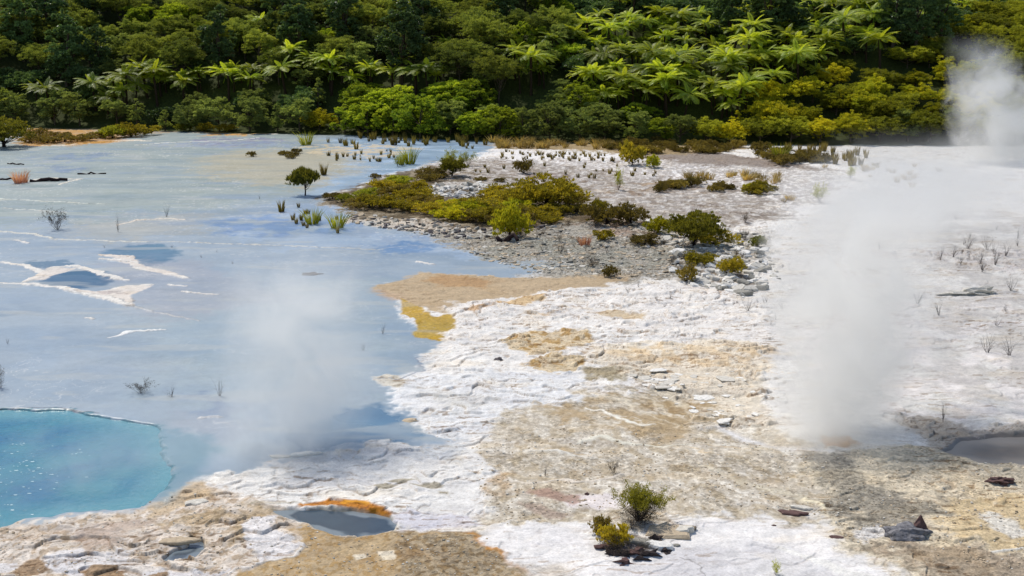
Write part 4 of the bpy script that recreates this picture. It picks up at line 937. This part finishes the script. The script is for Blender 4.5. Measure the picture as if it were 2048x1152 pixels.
low('deadbush', 1290, 1052, .30, 'dark dry scrub at the right foot of the green topped bush', 'dead shrub', v=0, width=1.4)
low('deadbush', 1262, 1060, .24, 'dark dry scrub between the green topped and the rusty bush', 'dead shrub', v=2, width=1.6)
low('deadbush', 1285, 1104, .16, 'dark flattened scrub on the slabs right of the rusty bush', 'dead shrub', v=2, width=2.0)
tw = [(115, 460, .85, 'dark dry bush at the left on a tan spit of the flat', 'deadbush', 1.0), (333, 434, .75, 'leaning sprig by the white streak in the left flat', 'twig', .6), (236, 464, .9, 'thin bare sprig left of the pale streak', 'twig', .5), (283, 786, .3, 'dark woody clump left of two bare shrubs above the blue pool', 'deadbush', 1.5),
      (343, 795, .32, 'flat wiry shrub between the dark clump and the tall bare shrub', 'twig', 1.3), (440, 792, .6, 'tall grey bare shrub half veiled by the left steam', 'twig', .7), (765, 668, .45, 'small bare shrub on the flat left of the yellow patch', 'twig', .6), (727, 702, .3, 'faint sprig below left of the small bare shrub', 'twig', .8),
      (1090, 955, .34, 'fine branching dead shrub on the tan gravel', 'twig', .7), (1228, 948, .26, 'low dead shrub above the green topped bush', 'deadbush', .9), (1886, 845, .65, 'tall bare sapling at the edge of the mud pool', 'twig', .6), (1390, 1062, .32, 'thin twigs standing beside the pale slab', 'twig', .5), (1550, 1152, .22, 'green tuft at the bottom edge on white ground', 'twigleaf', .8),
      (1495, 622, .5, 'wiry shrub on the white ground left of the steam', 'twig', 1.2), (1565, 618, .4, 'grey sprig at the edge of the steam column', 'twig', 1.0), (1835, 608, .55, 'pale bare shrub right of the steam column', 'twig', 1.0), (15, 688, .25, 'tiny sprig at the left edge of the flat', 'twig', .8), (2, 775, .5, 'dark sprig cut by the left edge above the blue pool', 'deadbush', .5),
      (1068, 978, .2, 'small twig near the pale ridge on the gravel', 'twig', .8), (1640, 404, .8, 'veiled grey bush behind the steam column', 'twigleaf', .9), (1700, 358, .7, 'faint grey bush at the edge of the far white flat', 'twigleaf', .9), (520, 398, .35, 'tiny sprig left of the lone small tree', 'twig', .8), (1120, 540, .6, 'thin bare stalks on the grey rubble', 'twig', .4), (1152, 540, .7, 'thin tall stalk on the grey rubble', 'twig', .3), (1075, 480, .9, 'bare stalks below the shrub island', 'twig', .4)]
for px, py, h_, lb, k, w_ in tw: low(k, px, py, h_, lb, 'shrub', width=w_)
for px, py, h_ in ((1935, 498, .9), (1975, 500, .8), (1905, 515, .8), (1960, 528, .7), (1990, 530, .9), (2010, 512, .8), (1880, 520, .7), (1760, 500, .6)):
    low('twig', px, py, h_ * .9, 'pale bush seen through steam on the right white flat', 'shrub', 'bushes in the right steam', ordinal=True)
for px, py, h_ in ((626, 448, 1.0), (674, 456, 1.0)): low('greenreed', px, py, h_, 'olive reed clump standing in the blue water below the lone tree', 'reeds', 'olive reed clumps', ordinal=True)
low('greenreed', 612, 290, 1.4, 'tall grassy clump on the far sandbar near the white ridge', 'reeds')
low('reed', 563, 424, .8, 'dark reed clump below left of the lone tree', 'reeds'); low('reed', 648, 350, 1.0, 'dark reed clump right of the lone tree', 'reeds')
low('greenreed', 820, 328, 1.6, 'arching reeds above the shrub island', 'reeds', width=.7); low('greenreed', 803, 330, 1.3, 'upright reeds beside the arching reeds', 'reeds', width=.5)
low('lowshrub', 1265, 330, 1.5, 'upright olive bush on the far white ground', 'bush', v=0, width=.5); low('lowshrub', 1307, 335, .8, 'small yellow-green bush right of the upright olive bush', 'bush', v=1, width=.5)
low('rustshrub', 1048, 346, 1.0, 'dark reddish bush behind the domed shrub', 'bush', v=0, width=.5); low('twigleaf', 1237, 380, 1.0, 'olive sprig on the mauve sand right of the domed shrub', 'bush', width=.6)
low('greenreed', 1560, 322, 1.6, 'tall olive reeds at the far white flat', 'reeds', width=.9)
# scatters of tufts: polygon, count, kind, heights, label
scat = [([(640, 285), (720, 285), (720, 305), (650, 300)], 7, 'reed', .5, 1.0, 'brown reed tuft on the far left sandbar'),
        ([(720, 272), (980, 285), (970, 300), (850, 295), (720, 285)], 44, 'reed', .4, 1.0, 'dark reed stub in the far shallows below the trees'),
        ([(640, 305), (850, 300), (800, 325), (680, 325)], 24, 'reed', .25, .55, 'small reed tuft in the shallows above the lone tree'),
        ([(980, 283), (1250, 287), (1240, 298), (1000, 297)], 44, 'tuft', .5, .95, 'straw tussock on the brown bank under the trees'),
        ([(1200, 286), (1480, 290), (1470, 310), (1230, 306)], 40, 'rustshrub', .35, .7, 'low brown scrub on the far right bank'),
        ([(1480, 300), (1560, 305), (1680, 325), (1560, 330)], 26, 'rustshrub', .4, .8, 'brown scrub at the right end of the bank'),
        ([(1560, 295), (1740, 305), (1720, 335), (1640, 328)], 34, 'reed', .5, 1.0, 'thin reed tuft on the far white flat'),
        ([(1000, 303), (1220, 308), (1260, 325), (1000, 320)], 70, 'reed', .25, .5, 'dark stub on the far white ground'),
        ([(930, 335), (1200, 325), (1330, 350), (1240, 365), (950, 345)], 30, 'reed', .25, .5, 'small dark tuft on the mauve sand'),
        ([(1300, 352), (1560, 350), (1580, 372), (1420, 362)], 22, 'tuft', .45, .8, 'olive tussock on the far white patch'),
        ([(1310, 375), (1400, 368), (1400, 388), (1320, 388)], 8, 'rustshrub', .35, .6, 'rusty mat shrub in the middle of the sand'),
        ([(1410, 375), (1460, 372), (1480, 385), (1430, 388)], 5, 'rustshrub', .3, .5, 'small rusty mat right of the mat shrubs'),
        ([(1490, 380), (1530, 378), (1530, 396), (1495, 396)], 4, 'lowshrub', .45, .7, 'olive clump at the right of the sand'),
        ([(1540, 400), (1600, 398), (1600, 405), (1545, 406)], 3, 'tuft', .35, .5, 'small tuft left of the steam'),
        ([(1600, 330), (1900, 330), (1850, 385), (1720, 370)], 16, 'tuft', .3, .6, 'faint tuft on the misty right flat'),
        ([(560, 405), (700, 440), (690, 470), (600, 460)], 16, 'reed', .25, .5, 'little dark reed in the blue water below the lone tree'),
        ([(700, 340), (950, 320), (960, 345), (900, 345)], 10, 'twigleaf', .5, .9, 'bare sprig along the upper edge of the shrub island'),
        ([(1000, 465), (1350, 480), (1300, 520), (1080, 510)], 12, 'twig', .25, .45, 'dead sprig on the grey rubble'),
        ([(500, 305), (620, 300), (600, 330), (500, 330)], 6, 'rustshrub', .25, .45, 'small rusty tuft on the beige flat'),
        ([(1480, 560), (1530, 570), (1560, 660), (1480, 640)], 6, 'twig', .2, .35, 'small twig on the white crust by the steam'),
        ([(1860, 420), (2050, 430), (2050, 720), (1880, 700)], 16, 'twig', .3, .7, 'thin bare twig on the hazy right flat'),
        ([(1230, 565), (1500, 570), (1500, 640), (1300, 620)], 10, 'twig', .15, .3, 'small dry twig on the upper white ground'),
        ([(1000, 440), (1500, 430), (1520, 540), (1100, 540)], 22, 'deadbush', .2, .45, 'dry brown scrub on the rubble right of the island'),
        ([(60, 470), (560, 500), (520, 560), (60, 480)], 5, 'twig', .15, .25, 'tiny dark sprig on the left flat')]
for P, n, k, h0, h1, lb in scat:
    xs = [a[0] for a in P]; ys = [a[1] for a in P]; c = 0
    while c < n:
        px, py = R.uniform(min(xs), max(xs)), R.uniform(min(ys), max(ys))
        if inpoly(px, py, P): low(k, px, py, R.uniform(h0, h1), lb, 'tuft' if k in ('reed', 'tuft') else 'shrub', lb + 's', ordinal=True, width=R.uniform(.7, 1.2)); c += 1

# ------------------------------------------------------------------ stones
def rock_mat(name, c, var=.25):
    m = NT(name); tc = m.n('ShaderNodeNewGeometry').outputs['Position']
    n = m.n('ShaderNodeTexNoise', {'Vector': tc, 'Scale': 14.0, 'Detail': 6.0, 'Roughness': .65}).outputs[0]
    rgb = m.n('ShaderNodeRGB'); rgb.outputs[0].default_value = (*lin(c), 1)
    cc = m.mul(rgb.outputs[0], m.mr(n, .3, .7, 1 - var, 1 + var))
    b = m.n('ShaderNodeBump', {'Strength': .6, 'Distance': .02, 'Height': n})
    p = m.n('ShaderNodeBsdfPrincipled', {'Base Color': cc, 'Roughness': .92, 'Specular IOR Level': .1, 'Normal': b.outputs[0]})
    m.t.links.new(p.outputs[0], m.out.inputs[0]); return m.m
RM = dict(pale=rock_mat('pale_sinter', (206, 200, 188)), white=rock_mat('white_sinter', (228, 224, 216)), grey=rock_mat('grey_sinter', (150, 146, 136)), dark=rock_mat('dark_rock', (98, 92, 92), .5), slate=rock_mat('slate_rock', (122, 120, 122), .5), darkest=rock_mat('shaded_rock', (66, 58, 56), .5), wine=rock_mat('wine_rock', (104, 82, 78)), tan=rock_mat('tan_sinter', (190, 172, 146)))
def slab(rng, n=9, asp=.6, th=.18):
    """irregular flat slab: bevelled top outline, straight sides"""
    a = np.sort(rng.uniform(0, 2 * math.pi, n)) ; a = np.linspace(0, 2 * math.pi, n, endpoint=False) + rng.normal(0, .18, n)
    r = 1 + rng.normal(0, .16, n); x = np.cos(a) * r; y = np.sin(a) * r * asp
    V = []
    for sc_, z in ((.92, -.9 * th), (1.0, .1 * th), (1.0, .62 * th), (.86, th)):
        for i in range(n): V.append((x[i] * sc_, y[i] * sc_, z + rng.normal(0, .03 * th)))
    V.append((0, 0, th * 1.03)); Fq = [];
    for l in range(3):
        for i in range(n): j = (i + 1) % n; Fq.append((l * n + i, l * n + j, (l + 1) * n + j, (l + 1) * n + i))
    F3 = [(3 * n + i, 3 * n + (i + 1) % n, 4 * n) for i in range(n)]
    return np.array(V), np.array(Fq), np.array(F3)
def lump(rng, sub=2, rough=.22, sq=(1, 1, .6)):
    import bmesh
    bm = bmesh.new(); bmesh.ops.create_icosphere(bm, subdivisions=sub, radius=1)
    V = np.array([tuple(v.co) for v in bm.verts]); Fq = np.array([[v.index for v in f.verts] for f in bm.faces]); bm.free()
    o = rng.uniform(0, 50); d = 1 + rough * (noise(V[:, 0] * 1.6 + o, V[:, 1] * 1.6 + V[:, 2] * 1.3, 5) + .5 * noise(V[:, 0] * 4 + o, V[:, 1] * 4 - V[:, 2] * 3.1, 6)) * 1.6
    return V * d[:, None] * np.array(sq), Fq
def rubble(name, P, n, s0, s1, mats, label, seed, th=.3, tilt=.15):
    rng = np.random.default_rng(seed); xs = [a[0] for a in P]; ys = [a[1] for a in P]; Va, F4, F3, mi4, mi3, b = [], [], [], [], [], 0
    c = 0
    while c < n:
        px, py = rng.uniform(min(xs), max(xs)), rng.uniform(min(ys), max(ys))
        if not inpoly(px, py, P): continue
        x, y = at(px, py)
        if float(noise(np.array([x * .8]), np.array([y * .8]), 9)[0]) < -.12 and rng.random() < .7: continue
        V, q4, q3 = slab(rng, int(rng.integers(5, 8)), rng.uniform(.5, .9), th * rng.uniform(.6, 1.4)); s = s0 + (s1 - s0) * rng.random() ** 2.5
        rot = Matrix.Rotation(rng.uniform(0, 6.28), 3, 'Z') @ Matrix.Rotation(rng.normal(0, tilt), 3, 'X') @ Matrix.Rotation(rng.normal(0, tilt), 3, 'Y')
        V = (V * s) @ np.array(rot).T + np.array([x, y, gz(x, y) + .02 * s])
        m = int(rng.integers(0, len(mats)))
        Va.append(V); F4.append(q4 + b); F3.append(q3 + b); mi4 += [m] * len(q4); mi3 += [m] * len(q3); b += len(V); c += 1
    o = link(name, mesh(name, np.concatenate(Va), [np.concatenate(F4), np.concatenate(F3)], [RM[m] for m in mats], midx=mi4 + mi3))
    tag(o, label, 'rubble', kind='stuff')
rubble('sinter_rubble', [(880, 478), (1050, 462), (1250, 445), (1400, 470), (1540, 490), (1480, 540), (1300, 556), (1050, 545), (960, 515)], 1900, .03, .15, ['pale', 'grey', 'tan', 'tan'], 'grey and white broken sinter flakes below the shrub island', 801, th=.2)
rubble('slab_rubble', [(835, 376), (950, 366), (1040, 385), (920, 400), (840, 396)], 300, .08, .34, ['white', 'pale', 'grey'], 'pale jagged slabs in the gap of the shrub island', 802, tilt=.3)
rubble('shore_rubble', [(690, 430), (860, 440), (960, 460), (1120, 450), (1040, 480), (900, 478), (700, 446)], 480, .05, .22, ['pale', 'grey', 'tan', 'dark'], 'dark and pale slabs along the near edge of the shrub island', 803, tilt=.3)
rubble('scree', [(1330, 470), (1520, 470), (1560, 560), (1480, 600), (1390, 570), (1340, 540)], 420, .08, .34, ['white', 'pale', 'grey'], 'white flakes around the bushes left of the steam', 804, tilt=.25)
rubble('pebbles', [(920, 900), (1100, 850), (1500, 880), (1900, 900), (2100, 960), (2100, 1152), (1700, 1090), (1640, 1030), (1300, 1000), (1000, 1060)], 2600, .008, .034, ['pale', 'tan', 'tan', 'tan'], 'scattered small stones over the tan gravel', 805, th=.5)
rubble('crust_chips', [(0, 1060), (400, 980), (560, 1040), (700, 1070), (960, 1065), (1040, 1152), (0, 1160)], 900, .008, .032, ['tan', 'tan', 'grey', 'pale'], 'small pale crust chips around the small pools', 806, th=.4)
rubble('crust_plates', [(1240, 745), (1500, 735), (1530, 850), (1440, 850), (1340, 800)], 70, .08, .30, ['white', 'pale'], 'overlapping pale crust plates in the white terrace', 807, th=.07, tilt=.03)
def rock(name, px, py, sx, mat, label, cat='rock', group=None, sq=(1, .7, .4), kind='lump', seed=0, sub=2, rough=.25, rz=0, tilt=(0, 0), th=.2, asp=.6):
    rng = np.random.default_rng(900 + seed); p = hit(px, py)
    if kind == 'lump': V, Fq = lump(rng, sub, rough, sq); Fs = [Fq]
    else: V, q4, q3 = slab(rng, 12, asp, th); Fs = [q4, q3]
    o = link(name, mesh(name, V * sx, Fs, RM[mat])); o.location = (p.x, p.y, p.z); o.rotation_euler = (tilt[0], tilt[1], rz); tag(o, label, cat, group); return o
for i_, (px, py, sx_) in enumerate([(1205, 1098, .12), (1222, 1108, .14), (1246, 1112, .16), (1270, 1106, .15), (1296, 1110, .12), (1310, 1084, .12), (1262, 1080, .14), (1330, 1104, .09), (1282, 1120, .10), (1250, 1126, .12)]):
    rock('dark_stone', px, py, sx_, 'darkest' if i_ % 3 else 'wine', ['dark jumbled stone beneath the rusty foreground bush', 'dark jumbled stone in the shade below the broad slab'][px > 1255], group='dark jumbled stones by the foreground bushes', sq=(1.1, .8, .6), seed=30 + i_, rough=.7)
# cone rock on its dark mound
rng = np.random.default_rng(5)
def cone_rock():
    p = hit(1838, 1062); n = 11; V = []; L = [(0, .19), (.07, .165), (.15, .115), (.24, .065), (.32, .022)]
    for z, r in L:
        for i in range(n): a = 2 * math.pi * i / n; rr = r * (1 + rng.normal(0, .13)); V.append((math.cos(a) * rr + z * .02, math.sin(a) * rr * .8, z + rng.normal(0, .008) - .03))
    V.append((.005, 0, .315)); Fq = [(l * n + i, l * n + (i + 1) % n, (l + 1) * n + (i + 1) % n, (l + 1) * n + i) for l in range(len(L) - 1) for i in range(n)]
    F3 = [((len(L) - 1) * n + i, (len(L) - 1) * n + (i + 1) % n, len(L) * n) for i in range(n)]
    o = link('pointed_rock', mesh('pointed_rock', V, [np.array(Fq), np.array(F3)], RM['wine'])); o.location = p; tag(o, 'dark pointed cone-shaped rock on a low grey mound', 'rock')
cone_rock()
rock('low_mound', 1812, 1072, .42, 'slate', 'low dark grey mound under the pointed rock', 'mound', (1.2, .75, .17), sub=4, seed=8, rough=.22)
rock('rough_rock', 2002, 962, .22, 'wine', 'rough dark reddish rock on the right tan ground', sq=(1.1, .6, .35), sub=3, seed=3, rough=.5)
rock('flat_rock', 1672, 1076, .12, 'wine', 'small flat dark rock on the white ground left of the mound', sq=(1.1, .6, .3), seed=4)
rock('small_rock', 1548, 1053, .05, 'wine', 'tiny dark stone on the upper part of the white ground', seed=5)
rock('round_stone', 1174, 992, .05, 'wine', 'round dark red stone on the pink patch', sq=(1, 1, .8), seed=6)
rock('grey_stone', 997, 719, .13, 'dark', 'small grey stone on the white sinter right of the yellow patch', sq=(1, .7, .5), seed=7)
rock('grey_stone', 622, 549, .38, 'dark', 'dark flat rock alone in the middle of the blue-grey flat', sq=(1.1, .7, .12), seed=8)
rock('brown_stone', 820, 842, .2, 'tan', 'smooth brown stone on the shore of the misty pool', sq=(1, .6, .2), seed=9)
rock('broken_slab', 1340, 1068, .52, 'tan', 'broad grey-tan slab right of the foreground bushes', 'slab', kind='slab', th=.16, asp=.55, seed=10, rz=.2, tilt=(.06, -.05))
rock('broken_slab', 1362, 1066, .26, 'pale', 'small pale slab leaning at the right end of the broad slab', 'slab', kind='slab', th=.35, asp=.5, seed=11, rz=-.3, tilt=(0, -.12))
rock('broken_slab', 1290, 1092, .36, 'grey', 'dark shaded slab in front of the foreground bushes', 'slab', kind='slab', th=.22, asp=.4, seed=12, rz=-.35, tilt=(-.12, .05))
rock('broken_slab', 1318, 1098, .28, 'white', 'white topped slab in front of the shaded slab', 'slab', kind='slab', th=.28, asp=.45, seed=13, rz=-.2, tilt=(.05, .08))
rock('broken_slab', 1250, 1104, .3, 'dark', 'dark crumbling slab at the foot of the rusty bush', 'slab', kind='slab', th=.25, asp=.45, seed=14, rz=.2)
rock('broken_slab', 1352, 1094, .08, 'grey', 'tiny grey slab right of the white topped slab', 'slab', kind='slab', th=.25, seed=15)
rock('crust_slab', 393, 1006, .22, 'pale', 'loose pale crust slab between blue pool and small pool', 'slab', kind='slab', th=.16, asp=.6, seed=16, rz=.3)
rock('crust_slab', 358, 1082, .34, 'tan', 'jagged crust slab overhanging the little sinkhole', 'slab', kind='slab', th=.1, asp=.42, seed=17, rz=.05)
rock('shore_slab', 605, 912, .3, 'white', 'white slab on the misty shore, right one of two', 'slab', kind='slab', th=.14, asp=.3, seed=18, rz=.3)
rock('shore_slab', 560, 916, .22, 'pale', 'pale slab on the misty shore, left one of two', 'slab', kind='slab', th=.14, asp=.35, seed=19)
rock('broken_ledge', 1945, 588, .6, 'pale', 'dark faced broken ledge on the right white flat', 'ledge', sq=(1.2, .5, .3), seed=20, rough=.6, sub=3)
rock('brown_slab', 1588, 1028, .26, 'wine', 'brown mossy slab at the top of the white ground', 'slab', kind='slab', th=.15, asp=.35, seed=21, rz=-.25)
rock('brown_slab', 1602, 1020, .2, 'pale', 'cream slab beside the brown mossy slab', 'slab', kind='slab', th=.2, asp=.4, seed=22, rz=-.3)
rng = np.random.default_rng(77)
def stick(pa, pb, r, label, name='driftwood', mat='dtwig', sag=.05):
    a, b = hit(*pa), hit(*pb); n = 7
    pts = [a.lerp(b, t) + Vector((0, 0, r * .7 + sag * math.sin(t * 9) * r)) + Vector(rng.normal(0, r * .7, 3)) * (1 if 0 < t < 1 else 0) for t in np.linspace(0, 1, n)]
    c = (a + b) / 2; pts = [p - c for p in pts]
    V, Fq = tubes([(pts, [r * (1 - .5 * abs(t - .4)) for t in np.linspace(0, 1, n)])], 6)
    o = link(name, mesh(name, V, Fq, M[mat], smooth=True)); o.location = c; tag(o, label, 'driftwood')
stick((155, 349), (212, 348), .06, 'straight dark log lying on the far left flat')
stick((15, 328), (48, 330), .05, 'short dark stick above the pink tuft')
stick((60, 364), (135, 362), .12, 'long dark driftwood right of the pink tuft')
stick((0, 360), (30, 360), .06, 'dark broken branch left of the pink tuft')
stick((995, 480), (1035, 486), .12, 'dark weathered log in the rubble below the shrub island')

# ------------------------------------------------------------------ steam
def steam(name, base_px, prof, dens, label, wobble=.5, scale=.8, soft=.55, col=(.985, .98, .965), an=.5, zr=1.0):
    """prof: (height, dx, dy, radius) rows; soft-edged billowing column along that path"""
    b = hit(*base_px); hmax = prof[-1][0]
    # hull
    V, Fq = [], []; n = 28; rings = 26
    zs = np.linspace(0, 1, rings)
    hs = [p[0] for p in prof]
    fx = lambda z: (np.interp(z, hs, [p[1] for p in prof]), np.interp(z, hs, [p[2] for p in prof]), np.interp(z, hs, [p[3] for p in prof]))
    for z in zs:
        cx, cyy, r = fx(z * hmax)
        for k in range(n): a = 2 * math.pi * k / n; V.append((cx + math.cos(a) * r * 1.02, cyy + math.sin(a) * r * 1.02, z * hmax - .02))
    for i in range(rings - 1):
        for k in range(n): k2 = (k + 1) % n; Fq.append((i * n + k, i * n + k2, (i + 1) * n + k2, (i + 1) * n + k))
    V.append((prof[0][1], prof[0][2], -.02)); V.append((prof[-1][1], prof[-1][2], hmax + .01))
    F3 = [((k + 1) % n, k, rings * n) for k in range(n)] + [((rings - 1) * n + k, (rings - 1) * n + (k + 1) % n, rings * n + 1) for k in range(n)]
    m = NT(name + '_vapour'); tc = m.n('ShaderNodeTexCoord').outputs['Object']
    sx = m.n('ShaderNodeSeparateXYZ', {0: tc}); zt = m.math('DIVIDE', sx.outputs[2], hmax)
    S = max(max(abs(p[1]), abs(p[2]), p[3]) for p in prof) * 2.2
    cr = m.n('ShaderNodeValToRGB', {0: zt}); el = cr.color_ramp.elements
    while len(el) < len(prof): el.new(.5)
    for e, p in zip(el, prof): e.position = p[0] / hmax
    for e, p in zip(sorted(el, key=lambda e_: e_.position), prof): e.color = (.5 + p[1] / S, .5 + p[2] / S, p[3] / S, 1)
    cc = m.n('ShaderNodeSeparateColor', {0: cr.outputs[0]})
    nz = m.n('ShaderNodeTexNoise', {'Vector': tc, 'Scale': scale, 'Detail': 4.5, 'Roughness': .6, 'Distortion': .7})
    nc = m.n('ShaderNodeSeparateColor', {0: nz.outputs[1]})
    dx = m.math('SUBTRACT', sx.outputs[0], m.math('MULTIPLY', m.math('SUBTRACT', cc.outputs[0], .5), S))
    dy = m.math('SUBTRACT', sx.outputs[1], m.math('MULTIPLY', m.math('SUBTRACT', cc.outputs[1], .5), S))
    rr = m.math('SQRT', m.math('ADD', m.math('MULTIPLY', dx, dx), m.math('MULTIPLY', dy, dy)))
    q_ = m.math('DIVIDE', rr, m.math('MULTIPLY', cc.outputs[2], S))      # 0 axis .. 1 edge
    q_ = m.math('ADD', q_, m.math('MULTIPLY', m.math('SUBTRACT', nc.outputs[0], .42), wobble))
    body = m.mr(q_, 1 - soft, .98, 1, 0, smooth=True)
    edge = m.mr(m.math('DIVIDE', rr, m.math('MULTIPLY', cc.outputs[2], S)), .85, 1.0, 1, 0, smooth=True)
    fade = m.math('MULTIPLY', m.mr(zt, 0, .04, .3, 1), m.mr(zt, .55, 1.0, 1, 0, smooth=True))
    dn = m.math('MULTIPLY', m.math('MULTIPLY', m.math('MULTIPLY', body, edge), fade), m.math('MULTIPLY', m.mr(nc.outputs[1], .40, .62, .12, 1.9), dens))
    pv = m.n('ShaderNodeVolumePrincipled', {'Color': (*col, 1), 'Density': dn, 'Anisotropy': an})
    m.t.links.new(pv.outputs[0], m.out.inputs[1])
    o = link(name, mesh(name, V, [np.array(Fq), np.array(F3)], m.m)); o.location = b; tag(o, label, 'steam plume', kind='stuff')
    return o
steam('steam_plume', (1600, 890), [(0, .3, 0, 1.3), (.6, .9, .3, 1.9), (1.6, 1.3, .8, 2.5), (2.8, 1.3, 1.4, 2.7), (4.0, 1.7, 2.4, 2.8), (5.2, 3.2, 4.0, 3.4), (6.6, 5.4, 6.0, 4.0)], 1.15, 'dense grey-white steam column rising at the right', scale=.85, wobble=1.7, soft=.8)
steam('steam_plume', (1800, 470), [(0, 0, 0, 8), (1.0, 1, 1, 8.5), (2.0, 2, 3, 8.5), (3.2, 3, 5, 8)], .15, 'broad thin steam drift behind the column over the right flat', scale=.22, wobble=1.2, soft=.9)
steam('steam_plume', (1640, 900), [(0, .2, 0, 2.6), (.5, .5, .2, 2.8), (1.3, .9, .6, 3.0)], .35, 'low ground mist around the foot of the right steam column', scale=.9, wobble=1.3, soft=.95)
steam('steam_plume', (606, 905), [(0, -.3, 0, 2.2), (.8, -.2, .3, 2.3), (1.9, -.2, .8, 2.2), (3.1, -.3, 1.4, 2.2), (4.6, -.3, 2.2, 2.4)], .85, 'thin pale steam drifting up beside the blue pool', scale=.8, soft=.95, wobble=.5)
steam('steam_plume', (1985, 325), [(0, .8, 0, 4.4), (2, .6, .5, 4.4), (4, .3, 1, 4.0), (6, -.3, 1.5, 3.4), (9, -1.2, 2, 2.8)], .42, 'small steam cloud rising in front of the far right trees', scale=.5, wobble=1.3)
steam('steam_plume', (170, 985), [(0, .4, 0, 3.6), (.4, .4, 0, 3.7), (1.3, .6, .4, 3.7)], .3, 'faint vapour hanging over the blue pool', scale=.7, soft=.9, wobble=1.3)
def veil():
    V, Fq = lump(np.random.default_rng(3), 3, .12, (1, 1, 1))
    m = NT('veil_vapour'); pv = m.n('ShaderNodeVolumePrincipled', {'Color': (.98, .985, 1, 1), 'Density': .035}); m.t.links.new(pv.outputs[0], m.out.inputs[1])
    o = link('steam_veil', mesh('steam_veil', V * np.array([14, 16, 1.2]), Fq, m.m, smooth=True)); o.location = (29, 60, .3); tag(o, 'thin steam veil lying over the right white flat', 'steam', kind='stuff')
veil()

# ------------------------------------------------------------------ labels that single out repeats
ORD = ['first', 'second', 'third', 'fourth', 'fifth', 'sixth', 'seventh', 'eighth', 'ninth', 'tenth', 'eleventh', 'twelfth']
by = {}
for o, b, px in REG: by.setdefault(b, []).append((px, o))
for b, L in by.items():
    L.sort(key=lambda t: t[0])
    if 1 < len(L) <= 12 and 'beyond' not in b:
        for i, (px, o) in enumerate(L):
            w_ = 'leftmost' if i == 0 else 'rightmost' if i == len(L) - 1 else ORD[i] + ' from left'
            if len((b + ' ' + w_).split()) <= 16: o['label'] = b + ', ' + w_
print('objects', len(COL.objects), 'trees', len(PLANTS))
